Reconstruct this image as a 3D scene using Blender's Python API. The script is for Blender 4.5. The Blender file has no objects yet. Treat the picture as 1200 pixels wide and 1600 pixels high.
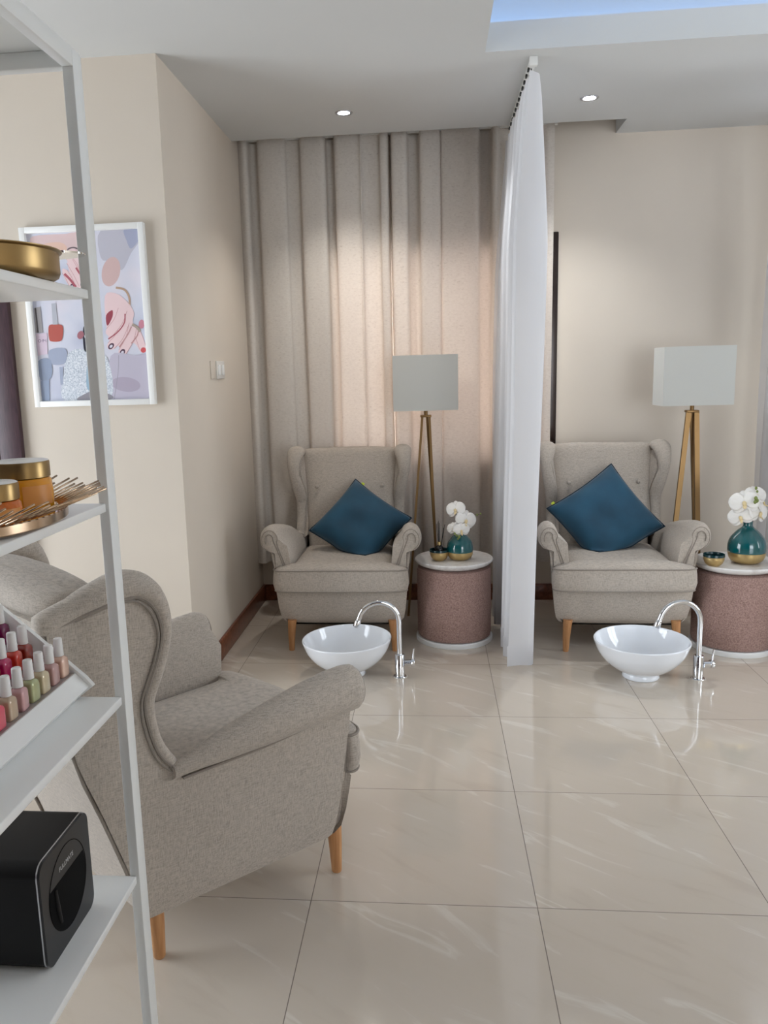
import bpy, bmesh, math, random
from mathutils import Vector, Matrix
random.seed(7)
PI = math.pi
scene = bpy.context.scene
COL = scene.collection

# ------------------------------------------------------------------ helpers
def srgb(r, g, b):
    f = lambda c: (c/255/12.92) if c/255 <= .04045 else ((c/255+.055)/1.055)**2.4
    return (f(r), f(g), f(b), 1)

def link(o, parent=None):
    COL.objects.link(o)
    if parent: o.parent = parent
    return o

def mk(name, verts, faces, mat, parent=None, smooth=True, midx=None, auto=None):
    me = bpy.data.meshes.new(name)
    me.from_pydata([tuple(v) for v in verts], [], faces)
    bm = bmesh.new(); bm.from_mesh(me)
    bmesh.ops.recalc_face_normals(bm, faces=bm.faces[:])
    if auto:
        for e in bm.edges:
            if len(e.link_faces) == 2 and e.calc_face_angle(0) > auto: e.smooth = False
    bm.to_mesh(me); bm.free()
    for m in (mat if isinstance(mat, (list, tuple)) else [mat]): me.materials.append(m)
    if midx:
        for p, i in zip(me.polygons, midx): p.material_index = i
    if smooth:
        for p in me.polygons: p.use_smooth = True
    return link(bpy.data.objects.new(name, me), parent)

def from_bm(name, bm, mat, parent=None, smooth=False, auto=.6):
    bmesh.ops.recalc_face_normals(bm, faces=bm.faces[:])
    me = bpy.data.meshes.new(name)
    if smooth:
        for e in bm.edges:
            if len(e.link_faces) == 2 and e.calc_face_angle(0) > auto: e.smooth = False
        for f in bm.faces: f.smooth = True
    bm.to_mesh(me); bm.free()
    for m in (mat if isinstance(mat, (list, tuple)) else [mat]): me.materials.append(m)
    return link(bpy.data.objects.new(name, me), parent)

def bm_box(bm, lo, hi, bevel=0, seg=2, M=None):
    r = bmesh.ops.create_cube(bm, size=1)
    vs = r['verts']
    for v in vs:
        v.co = Vector([lo[i]+(v.co[i]+.5)*(hi[i]-lo[i]) for i in range(3)])
        if M: v.co = M @ v.co
    if bevel:
        es = list({e for v in vs for e in v.link_edges})
        bmesh.ops.bevel(bm, geom=es, offset=bevel, segments=seg, affect='EDGES', profile=.5)

def box(name, lo, hi, mat, parent=None, bevel=0, seg=2):
    bm = bmesh.new(); bm_box(bm, lo, hi, bevel, seg)
    return from_bm(name, bm, mat, parent, smooth=bool(bevel), auto=1.0)

def boxes(name, lst, mat, parent=None, bevel=0):
    bm = bmesh.new()
    for lo, hi in lst: bm_box(bm, lo, hi, bevel)
    return from_bm(name, bm, mat, parent, smooth=bool(bevel), auto=1.0)

def loft(rings, closed=True, cap=True):
    n = len(rings[0]); V = [Vector(p) for r in rings for p in r]; F = []
    for i in range(len(rings)-1):
        for j in range(n if closed else n-1):
            k = (j+1) % n
            F.append((i*n+j, i*n+k, (i+1)*n+k, (i+1)*n+j))
    if cap and closed:
        F.append(tuple(range(n))); F.append(tuple(range((len(rings)-1)*n, len(rings)*n)))
    return V, F

def cr(pts, sub=6, closed=False):
    """Catmull-Rom resampling of a list of tuples."""
    P = [Vector(p) for p in pts]; out = []; n = len(P)
    for i in range(n if closed else n-1):
        p1, p2 = P[i], P[(i+1) % n]
        p0 = P[(i-1) % n] if closed or i > 0 else p1*2-p2
        p3 = P[(i+2) % n] if closed or i+2 < n else p2*2-p1
        for k in range(sub):
            t = k/sub
            out.append(.5*((2*p1)+(p2-p0)*t+(2*p0-5*p1+4*p2-p3)*t*t+(3*p1-p0-3*p2+p3)*t**3))
    if not closed: out.append(P[-1])
    return out

def tube_data(pts, rad, n=10, closed=False, cap=True, dome=False):
    P = [Vector(p) for p in pts]; m = len(P)
    R = rad if isinstance(rad, (list, tuple)) else [rad]*m
    rings = []; up = None
    for i in range(m):
        a = P[(i-1) % m] if closed or i > 0 else P[i]
        b = P[(i+1) % m] if closed or i < m-1 else P[i]
        t = (b-a).normalized()
        if up is None:
            up = Vector((0, 0, 1)) if abs(t.z) < .9 else Vector((1, 0, 0))
        up = (up-t*up.dot(t)).normalized(); s = t.cross(up)
        rings.append([P[i]+(s*math.cos(2*PI*k/n)+up*math.sin(2*PI*k/n))*R[i] for k in range(n)])
    if closed:
        V = [p for r in rings for p in r]; F = []
        for i in range(m):
            for j in range(n):
                k = (j+1) % n; i2 = (i+1) % m
                F.append((i*n+j, i*n+k, i2*n+k, i2*n+j))
        return V, F
    return loft(rings, True, cap)

def tube(name, pts, rad, mat, parent=None, n=10, closed=False):
    V, F = tube_data(pts, rad, n, closed)
    return mk(name, V, F, mat, parent, auto=1.0)

def join(parts):
    V, F = [], []
    for v, f in parts:
        b = len(V); V += list(v); F += [tuple(i+b for i in x) for x in f]
    return V, F

def lathe_data(prof, n=48, cx=0, cy=0):
    V, F = [], []; m = len(prof)
    for k in range(n):
        a = 2*PI*k/n
        for r, z in prof: V.append((cx+r*math.cos(a), cy+r*math.sin(a), z))
    for k in range(n):
        for i in range(m-1):
            a, b = k*m+i, ((k+1) % n)*m+i
            F.append((a, b, b+1, a+1))
    V2 = V; return V2, F

def lathe(name, prof, mat, parent=None, n=48, cx=0, cy=0, auto=.7, midx=None):
    V, F = lathe_data(prof, n, cx, cy)
    me = bpy.data.meshes.new(name); me.from_pydata(V, [], F)
    for m in (mat if isinstance(mat, (list, tuple)) else [mat]): me.materials.append(m)
    if midx:
        for i, p in enumerate(me.polygons): p.material_index = midx[i % (len(prof)-1)]
    bm = bmesh.new(); bm.from_mesh(me)
    bmesh.ops.remove_doubles(bm, verts=bm.verts[:], dist=1e-6)
    bmesh.ops.dissolve_degenerate(bm, edges=bm.edges[:], dist=1e-7)
    bmesh.ops.recalc_face_normals(bm, faces=bm.faces[:])
    for e in bm.edges:
        if len(e.link_faces) == 2 and e.calc_face_angle(0) > auto: e.smooth = False
    for f in bm.faces: f.smooth = True
    bm.to_mesh(me); bm.free()
    return link(bpy.data.objects.new(name, me), parent)

def tag(o, label=None, cat=None, group=None, kind=None):
    if label: o['label'] = label
    if cat: o['category'] = cat
    if group: o['group'] = group
    if kind: o['kind'] = kind
    return o

def thing(name, label, cat, loc=(0, 0, 0), rz=0, group=None):
    o = bpy.data.objects.new(name, None); COL.objects.link(o)
    o.empty_display_size = .1; o.location = loc; o.rotation_euler = (0, 0, rz)
    return tag(o, label, cat, group)

def struct(o, label=None):
    o['kind'] = 'structure'
    if label: o['label'] = label
    return o

def dup(root, loc, rz, label, group=None):
    def cp(o, parent):
        c = o.copy(); COL.objects.link(c); c.parent = parent
        for ch in o.children: cp(ch, c)
        return c
    r = cp(root, None); r.location = loc; r.rotation_euler = (0, 0, rz); r['label'] = label
    if group: r['group'] = group
    return r

def text_data(s, size, extrude=.0004):
    cu = bpy.data.curves.new('lettering', 'FONT'); cu.body = s; cu.size = size
    cu.extrude = extrude; cu.align_x = 'CENTER'; cu.align_y = 'CENTER'
    o = bpy.data.objects.new('lettering', cu); COL.objects.link(o)
    bpy.context.view_layer.update()
    me = bpy.data.meshes.new_from_object(o.evaluated_get(bpy.context.evaluated_depsgraph_get()))
    bpy.data.objects.remove(o); bpy.data.curves.remove(cu)
    return me

# ------------------------------------------------------------------ materials
def mat(name, col, rough=.5, metal=0, **k):
    m = bpy.data.materials.new(name); m.use_nodes = True
    b = m.node_tree.nodes['Principled BSDF']
    b.inputs['Base Color'].default_value = col
    b.inputs['Roughness'].default_value = rough
    b.inputs['Metallic'].default_value = metal
    for kk, v in k.items(): b.inputs[kk.replace('_', ' ')].default_value = v
    return m

class NT:
    def __init__(s, m): s.t = m.node_tree; s.n = s.t.nodes; s.l = s.t.links; s.b = s.n['Principled BSDF']
    def new(s, typ, **k):
        n = s.n.new(typ)
        for a, v in k.items():
            if a in ('op',): n.operation = v
            else: setattr(n, a, v)
        return n
    def lk(s, a, b): s.l.new(a, b)
    def math(s, op, a, b=None, c=None):
        n = s.new('ShaderNodeMath', op=op)
        for i, x in enumerate((a, b, c)):
            if x is None: continue
            if isinstance(x, (int, float)): n.inputs[i].default_value = x
            else: s.lk(x, n.inputs[i])
        return n.outputs[0]
    def noise(s, scale, detail=3, coord='Object', stretch=None, rough=.5, rot=None):
        tc = s.new('ShaderNodeTexCoord'); src = tc.outputs[coord]
        if stretch or rot:
            mp = s.new('ShaderNodeMapping')
            if stretch: mp.inputs['Scale'].default_value = stretch
            if rot: mp.inputs['Rotation'].default_value = rot
            s.lk(src, mp.inputs['Vector']); src = mp.outputs[0]
        n = s.new('ShaderNodeTexNoise'); n.inputs['Scale'].default_value = scale
        n.inputs['Detail'].default_value = detail; n.inputs['Roughness'].default_value = rough
        s.lk(src, n.inputs['Vector']); return n.outputs['Fac']
    def ramp(s, fac, stops):
        r = s.new('ShaderNodeValToRGB'); e = r.color_ramp.elements
        while len(e) < len(stops): e.new(.5)
        for el, (p, c) in zip(e, stops): el.position = p; el.color = c
        s.lk(fac, r.inputs[0]); return r.outputs[0]
    def mix(s, fac, a, b, mode='MIX'):
        n = s.new('ShaderNodeMix'); n.data_type = 'RGBA'; n.blend_type = mode
        for i, x in ((0, fac), (6, a), (7, b)):
            if isinstance(x, (int, float)): n.inputs[i].default_value = x
            elif isinstance(x, tuple): n.inputs[i].default_value = x
            else: s.lk(x, n.inputs[i])
        return n.outputs[2]
    def bump(s, h, strength=.2, dist=.01):
        n = s.new('ShaderNodeBump'); n.inputs['Strength'].default_value = strength
        n.inputs['Distance'].default_value = dist; s.lk(h, n.inputs['Height'])
        s.lk(n.outputs[0], s.b.inputs['Normal'])

def dark(c, f): return (c[0]*f, c[1]*f, c[2]*f, 1)

def paint(name, col, rough=.6, var=.04):
    m = mat(name, col, rough); t = NT(m)
    n = t.noise(1.7, 3)
    t.lk(t.ramp(n, [(.3, dark(col, 1-var)), (.7, dark(col, 1+var*.5))]), t.b.inputs['Base Color'])
    t.bump(t.noise(220, 2), .04, .002)
    return m

def linen(name, col, amp=.22, scale=1.0, rough=.9):
    m = mat(name, col, rough); t = NT(m)
    a = t.noise(60*scale, 2, stretch=(1, 1, 12))
    b = t.noise(60*scale, 2, stretch=(9, 9, .9))
    s = t.math('ADD', a, b); s = t.math('MULTIPLY', s, .5)
    c = t.ramp(s, [(.33, dark(col, 1-amp)), (.5, col), (.67, dark(col, 1+amp*.7))])
    big = t.ramp(t.noise(4, 2), [(.3, dark((1, 1, 1, 1), .93)), (.7, (1, 1, 1, 1))])
    t.lk(t.mix(1, c, big, 'MULTIPLY'), t.b.inputs['Base Color'])
    t.bump(s, .25, .002)
    t.b.inputs['Sheen Weight'].default_value = .15
    return m

M = {}
M['wall'] = paint('wall_paint', srgb(214, 203, 189))
M['ceil'] = paint('ceiling_paint', srgb(206, 207, 206), .7, .02)
M['white'] = mat('white_gloss', srgb(242, 242, 240), .3)
M['shelfmetal'] = mat('white_powder_coat', srgb(236, 237, 235), .35)
M['fabric'] = linen('greige_linen', srgb(183, 172, 160), .34)
M['piping'] = linen('greige_piping_shadowed', srgb(148, 138, 128), .15)  # darker than the fabric: the seam's shadow line is put into the colour
M['wood'] = mat('beech_wood', srgb(196, 142, 92), .45)
t = NT(M['wood']); t.lk(t.ramp(t.noise(14, 4, stretch=(6, 6, .6)), [(.3, srgb(178, 122, 76)), (.7, srgb(206, 154, 104))]), t.b.inputs['Base Color'])
M['teal'] = mat('teal_velvet', srgb(20, 72, 96), .75, Sheen_Weight=.25, Sheen_Roughness=.4)
t = NT(M['teal']); t.lk(t.ramp(t.noise(7, 3), [(.3, srgb(20, 62, 84)), (.7, srgb(27, 80, 106))]), t.b.inputs['Base Color'])
M['tealpipe'] = mat('teal_cord', srgb(10, 44, 62), .8)
M['lime'] = mat('lime_tag', srgb(190, 205, 60), .7)
M['chrome'] = mat('chrome', (.75, .76, .78, 1), .08, 1)
M['ceramic'] = mat('white_ceramic', srgb(232, 235, 240), .06, Coat_Weight=.5, Coat_Roughness=.03)
M['brass'] = mat('brushed_brass', srgb(156, 130, 88), .33, 1)
M['lampbrass'] = mat('lamp_brass', srgb(142, 112, 74), .42, .9)
M['goldbase'] = mat('satin_gold', srgb(200, 174, 122), .38, .85)
M['rose'] = mat('rose_gold', srgb(204, 176, 148), .2, 1)
M['vase'] = mat('teal_enamel', srgb(0, 84, 88), .08, Coat_Weight=.8, Coat_Roughness=.03)
M['bowlin'] = mat('dark_teal_enamel', srgb(8, 50, 54), .25)
M['blackglass'] = mat('black_glass', srgb(14, 13, 14), .2)
M['reed'] = mat('black_reed', srgb(24, 20, 20), .7)
M['petal'] = mat('orchid_petal', srgb(240, 236, 230), .55, Subsurface_Weight=.15)
M['petal'].node_tree.nodes['Principled BSDF'].inputs['Subsurface Radius'].default_value = (.006, .005, .004)
M['lip'] = mat('orchid_lip', srgb(228, 206, 158), .55)
M['bud'] = mat('green_bud', srgb(120, 132, 66), .5)
M['stem'] = mat('orchid_stem', srgb(62, 52, 36), .6)
M['boucle'] = mat('taupe_boucle', srgb(152, 124, 112), .95)
t = NT(M['boucle']); n = t.noise(190, 3)
t.lk(t.ramp(n, [(.3, srgb(132, 104, 96)), (.7, srgb(182, 150, 140))]), t.b.inputs['Base Color']); t.bump(n, .5, .004)
M['stone'] = mat('white_marble', srgb(226, 222, 218), .18)
t = NT(M['stone']); t.lk(t.ramp(t.noise(9, 6, rough=.7), [(.36, srgb(206, 200, 196)), (.5, srgb(228, 225, 222))]), t.b.inputs['Base Color'])
M['baseb'] = mat('red_marble', srgb(112, 62, 40), .28)
t = NT(M['baseb']); t.lk(t.ramp(t.noise(40, 5, rough=.7), [(.3, srgb(84, 44, 28)), (.55, srgb(120, 68, 45)), (.75, srgb(150, 96, 70))]), t.b.inputs['Base Color'])
M['door'] = mat('dark_plum_wood', srgb(66, 44, 50), .45)
t = NT(M['door']); n = t.noise(30, 4, stretch=(8, 8, .5)); t.lk(t.ramp(n, [(.3, srgb(54, 35, 42)), (.7, srgb(80, 55, 62))]), t.b.inputs['Base Color'])
M['winframe'] = mat('dark_bronze_frame', srgb(44, 32, 28), .22, .3)
M['glass'] = mat('window_glass', (1, 1, 1, 1), .02, Transmission_Weight=1.0, IOR=1.05)
M['plastic'] = mat('switch_plastic', srgb(220, 216, 210), .35)
M['black'] = mat('black_plastic', srgb(9, 9, 11), .5, Specular_IOR_Level=.3)
M['blackgloss'] = mat('black_gloss', srgb(26, 26, 28), .3)
M['void'] = mat('black_recess_shade', srgb(4, 4, 5), .7, Specular_IOR_Level=.1)  # darkness of the hollow put into the colour, for printer opening and cover joint
M['silver'] = mat('silver_trim', srgb(200, 200, 205), .25, .9)
M['darkrubber'] = mat('dark_rubber', srgb(40, 38, 38), .6)
M['cap'] = mat('bottle_cap', srgb(236, 234, 232), .35)
M['mirror'] = mat('mirror', (.8, .78, .76, 1), .05, 1)
M['track'] = mat('track_white', srgb(225, 224, 220), .4)
M['hook'] = mat('track_slot', srgb(30, 28, 26), .6)

# curtains
def cloth(name, col, trans, fac, holes=0.0):
    m = mat(name, col, .9); t = NT(m)
    tr = t.new('ShaderNodeBsdfTranslucent'); tr.inputs['Color'].default_value = trans
    mx = t.new('ShaderNodeMixShader'); mx.inputs[0].default_value = fac
    t.lk(t.b.outputs[0], mx.inputs[1]); t.lk(tr.outputs[0], mx.inputs[2])
    out = t.n['Material Output']; last = mx.outputs[0]
    if holes:
        tp = t.new('ShaderNodeBsdfTransparent'); m2 = t.new('ShaderNodeMixShader'); m2.inputs[0].default_value = holes
        t.lk(last, m2.inputs[1]); t.lk(tp.outputs[0], m2.inputs[2]); last = m2.outputs[0]
    t.lk(last, out.inputs['Surface']); return m, t, tr
M['curtain'], t, tr = cloth('beige_curtain_cloth', srgb(206, 198, 188), srgb(216, 190, 174), .105)
n = t.noise(95, 5, rough=.75, stretch=(.6, 1, 1.3)); base = t.ramp(n, [(.28, srgb(186, 174, 162)), (.40, srgb(214, 206, 197)), (.7, srgb(224, 217, 208))])
t.lk(base, t.b.inputs['Base Color'])
t.lk(t.mix(1, base, srgb(250, 222, 206), 'MULTIPLY'), tr.inputs['Color'])
t.bump(t.noise(300, 2), .1, .002)
M['sheer'], t, tr = cloth('white_sheer_cloth', srgb(232, 232, 234), srgb(235, 235, 238), .45, .06)
M['shade'], t, tr = cloth('white_lamp_shade', srgb(222, 222, 216), srgb(225, 222, 215), .12)
t.bump(t.noise(250, 2), .1, .002)

def emit(name, col, s):
    m = bpy.data.materials.new(name); m.use_nodes = True; nt = m.node_tree
    e = nt.nodes.new('ShaderNodeEmission'); e.inputs[0].default_value = col; e.inputs[1].default_value = s
    nt.links.new(e.outputs[0], nt.nodes['Material Output'].inputs[0]); return m

# floor tiles: 0.6 m polished porcelain, grout grid anchored to the photograph's joints
TX, TY, TS = .2617, 3.1375, .6
M['floor'] = mat('polished_tile', srgb(206, 194, 178), .07)
t = NT(M['floor'])
tc = t.new('ShaderNodeTexCoord'); sep = t.new('ShaderNodeSeparateXYZ'); t.lk(tc.outputs['Object'], sep.inputs[0])
def cell(o, off):
    a = t.math('DIVIDE', t.math('SUBTRACT', o, off), TS)
    fr = t.math('FRACT', a); d = t.math('MULTIPLY', t.math('MINIMUM', fr, t.math('SUBTRACT', 1.0, fr)), TS)
    return t.math('FLOOR', a), d
cx, dx = cell(sep.outputs[0], TX); cy, dy = cell(sep.outputs[1], TY)
grout = t.math('LESS_THAN', t.math('MINIMUM', dx, dy), .0012)
cmb = t.new('ShaderNodeCombineXYZ'); t.lk(t.math('MULTIPLY', cx, 3.7), cmb.inputs[0]); t.lk(t.math('MULTIPLY', cy, 5.3), cmb.inputs[1])
va = t.new('ShaderNodeVectorMath', op='ADD'); t.lk(tc.outputs['Object'], va.inputs[0]); t.lk(cmb.outputs[0], va.inputs[1])
mp = t.new('ShaderNodeMapping'); mp.vector_type = 'TEXTURE'; mp.inputs['Rotation'].default_value = (0, 0, math.radians(-36)); mp.inputs['Scale'].default_value = (.75, .16, 1)
t.lk(va.outputs[0], mp.inputs[0])
nz = t.new('ShaderNodeTexNoise'); nz.inputs['Scale'].default_value = 2.1; nz.inputs['Detail'].default_value = 4; nz.inputs['Distortion'].default_value = .7
t.lk(mp.outputs[0], nz.inputs['Vector'])
basec = t.ramp(nz.outputs['Fac'], [(.28, srgb(201, 188, 173)), (.40, srgb(207, 195, 180)), (.60, srgb(208, 196, 182)), (.665, srgb(219, 210, 198)), (.72, srgb(207, 195, 180))])
t.lk(t.mix(grout, basec, srgb(120, 108, 98)), t.b.inputs['Base Color'])
rg = t.math('ADD', t.math('MULTIPLY', grout, .5), .075); t.lk(rg, t.b.inputs['Roughness'])
t.b.inputs['Coat Weight'].default_value = .35; t.b.inputs['Coat Roughness'].default_value = .05

# ------------------------------------------------------------------ room
XL, YB, YP, ZC = -1.072, 4.874, 3.372, 2.665      # left wall, back wall, picture wall, ceiling
XW, XR, YR, ZT = -3.4, 3.7, -3.2, 3.0
YE, XE = 4.612, 1.03                             # ceiling edge at the curtain pocket
struct(box('floor', (XW-.2, YR-.2, -.06), (XR+.2, YB+.2, 0), M['floor']))
# back wall with the window opening behind the curtain
WX0, WX1, WZ0, WZ1 = -.66, .728, .80, 2.157
struct(boxes('wall_back', [((XL-.2, YB, 0), (WX0, YB+.14, ZT)), ((WX1, YB, 0), (XR+.2, YB+.14, ZT)),
                           ((WX0, YB, 0), (WX1, YB+.14, WZ0)), ((WX0, YB, WZ1), (WX1, YB+.14, ZT))], M['wall']))
struct(box('wall_left', (XL-.14, YP, 0), (XL, YB, ZT), M['wall']))
struct(box('wall_picture_side', (XW, YP, 0), (XL-.14, YP+.14, ZT), M['wall']))
GY0, GY1, GZ1 = .9, 2.9, 2.15      # glazed door opening in the far left wall
struct(boxes('wall_far_left', [((XW-.14, YR, 0), (XW, GY0, ZT)), ((XW-.14, GY1, 0), (XW, YP+.14, ZT)), ((XW-.14, GY0, GZ1), (XW, GY1, ZT))], M['wall']))
struct(boxes('door_2', [((XW-.1, GY0, 0), (XW-.04, GY0+.06, GZ1)), ((XW-.1, GY1-.06, 0), (XW-.04, GY1, GZ1)), ((XW-.1, GY0, GZ1-.06), (XW-.04, GY1, GZ1)), ((XW-.1, 1.97, 0), (XW-.04, 2.03, GZ1))], M['winframe']), 'dark framed glazed door in the far left wall')
RW0, RW1, RWZ0, RWZ1 = 2.0, 3.4, .45, 2.3       # side window in the right wall
struct(boxes('wall_right', [((XR, YR, 0), (XR+.14, RW0, ZT)), ((XR, RW1, 0), (XR+.14, YB, ZT)), ((XR, RW0, 0), (XR+.14, RW1, RWZ0)), ((XR, RW0, RWZ1), (XR+.14, RW1, ZT))], M['wall']))
struct(boxes('window_3', [((XR+.04, RW0, RWZ0), (XR+.1, RW0+.06, RWZ1)), ((XR+.04, RW1-.06, RWZ0), (XR+.1, RW1, RWZ1)), ((XR+.04, RW0, RWZ1-.06), (XR+.1, RW1, RWZ1)), ((XR+.04, RW0, RWZ0), (XR+.1, RW1, RWZ0+.06)), ((XR+.04, 2.67, RWZ0), (XR+.1, 2.73, RWZ1))], M['winframe']), 'dark framed window in the right wall')
SX0, SX1, SZ0, SZ1 = 1.0, 3.6, .04, 2.58  # added rear window opening, sized to send fill daylight forward
struct(box('added_shading_wall', (XW, -.72, 0), (1.05, -.6, ZT-.02), M['door']))  # unseen dark partition added to keep rear light off foreground chair and shelf
struct(boxes('wall_rear', [((XW, YR-.14, 0), (SX0, YR, ZT)), ((SX1, YR-.14, 0), (XR+.14, YR, ZT)),
                           ((SX0, YR-.14, 0), (SX1, YR, SZ0)), ((SX0, YR-.14, SZ1), (SX1, YR, ZT))], M['wall']))
sh = boxes('added_rear_window', [((SX0, YR-.1, SZ0), (SX0+.06, YR-.04, SZ1)), ((SX1-.06, YR-.1, SZ0), (SX1, YR-.04, SZ1)),
                        ((SX0, YR-.1, SZ1-.06), (SX1, YR-.04, SZ1)), ((SX0, YR-.1, SZ0), (SX1, YR-.04, SZ0+.06)),
                        ((2.27, YR-.1, SZ0), (2.33, YR-.04, SZ1))], M['winframe'])
struct(sh, 'dark framed window added in the unseen rear wall for fill daylight')
# ceiling slab with the lit tray recess
RX0, RX1, RY0, RY1, ZL = .232, 3.0, -.3, 3.586, 2.775
struct(boxes('ceiling', [((XW, YR, ZC), (RX0, YE, ZL)), ((RX1, YR, ZC), (XR, YE, ZL)),
                         ((RX0, RY1, ZC), (RX1, YE, ZL)), ((RX0, YR, ZC), (RX1, RY0, ZL)),
                         ((XE, YE, ZC), (XR, YB, ZL))], M['ceil']))
struct(box('ceiling_upper', (XW-.14, YR-.14, ZT), (XR+.14, YB+.14, ZT+.08), M['ceil']))
g = .22
struct(boxes('trim_recess', [((RX0-g-.03, RY0-g, ZL), (RX0-g, RY1+g, ZT)), ((RX1+g, RY0-g, ZL), (RX1+g+.03, RY1+g, ZT)),
                             ((RX0-g, RY1+g, ZL), (RX1+g, RY1+g+.03, ZT)), ((RX0-g, RY0-g-.03, ZL), (RX1+g, RY0-g, ZT))], M['ceil']))
M['led'] = emit('led_strip', (.27, .51, 1.0, 1), 5.0)
for lo, hi, lb in (((RX0-.14, RY0-.1, ZL), (RX0-.12, RY1+.1, ZL+.015), 'left'), ((RX1+.12, RY0-.1, ZL), (RX1+.14, RY1+.1, ZL+.015), 'right'),
                   ((RX0-.12, RY1+.12, ZL), (RX1+.12, RY1+.14, ZL+.015), 'far'), ((RX0-.12, RY0-.14, ZL), (RX1+.12, RY0-.12, ZL+.015), 'near')):
    tag(box('led_strip', lo, hi, M['led']), 'cool white strip light hidden behind the %s lip of the ceiling recess' % lb, 'light', 'strip lights in the ceiling recess')
# baseboards
struct(box('baseboard_left', (XL, YP-.014, 0), (XL+.014, YB, .102), M['baseb'], None, .002))
struct(box('baseboard_back', (XL+.014, YB-.014, 0), (XR, YB, .102), M['baseb'], None, .002))
struct(box('baseboard_picture_side', (-1.772, YP-.014, 0), (XL, YP, .102), M['baseb'], None, .002))
# window behind the curtain
wf = .085
w1 = boxes('window_1', [((WX0, YB-.012, WZ0), (WX0+wf, YB+.07, WZ1)), ((WX1-wf, YB-.012, WZ0), (WX1, YB+.07, WZ1)),
                        ((WX0+wf, YB-.012, WZ1-wf), (WX1-wf, YB+.07, WZ1)), ((WX0+wf, YB-.012, WZ0), (WX1-wf, YB+.07, WZ0+wf)),
                        ((-.0, YB+.0, WZ0+wf), (.05, YB+.06, WZ1-wf))], M['winframe'], None, .004)
struct(w1, 'dark framed window behind the beige curtain')
struct(box('window_1_pane', (WX0+wf, YB+.03, WZ0+wf), (WX1-wf, YB+.036, WZ1-wf), M['glass'], w1))
# door by the framed picture
d1 = boxes('door_1', [((-1.872, YP-.03, 0), (-1.772, YP, 1.95)), ((-2.75, YP-.03, 1.86), (-1.872, YP, 1.95)), ((-2.85, YP-.03, 0), (-2.75, YP, 1.95))], M['door'], None, .003)
struct(d1, 'dark plum wooden door and frame left of the framed picture')
struct(box('door_leaf', (-2.746, YP-.018, .005), (-1.878, YP-.002, 1.856), M['door'], d1, .003))

# ------------------------------------------------------------------ armchair (local: +X sitter's right, +Y forward)
def lerp(x, tab):
    if x <= tab[0][0]: return tab[0][1]
    for (a, b), (c, d) in zip(tab, tab[1:]):
        if x <= c: return b+(d-b)*(x-a)/(c-a)
    return tab[-1][1]
H_T = [(.14, .306), (.18, .320), (.24, .328), (.32, .335), (.42, .342), (.5, .352), (.6, .355), (.7, .358), (.85, .385), (.98, .402)]
REAR = [(.14, -.312), (.284, -.353), (.447, -.406), (.585, -.455), (.75, -.487), (.92, -.512), (1.0, -.515)]
def lat(f, z): return lerp(z, H_T)+.1*(f-.27)
WOUT = [(-.512, .935), (-.43, .975), (-.35, 1.0), (-.30, .994), (-.262, .963), (-.238, .903), (-.238, .83), (-.252, .757), (-.269, .708), (-.274, .67), (-.265, .605), (-.236, .543), (-.205, .508)]
WSEAM = [(-.512, .912), (-.43, .932), (-.365, .947), (-.315, .944), (-.281, .907), (-.268, .855), (-.275, .805), (-.291, .752), (-.303, .708), (-.301, .65), (-.277, .565), (-.228, .505)]
def seamfront(z):   # forward edge of the wing panel at height z
    return lerp(z, [(p[1], p[0]) for p in reversed(WSEAM[3:])])

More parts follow.
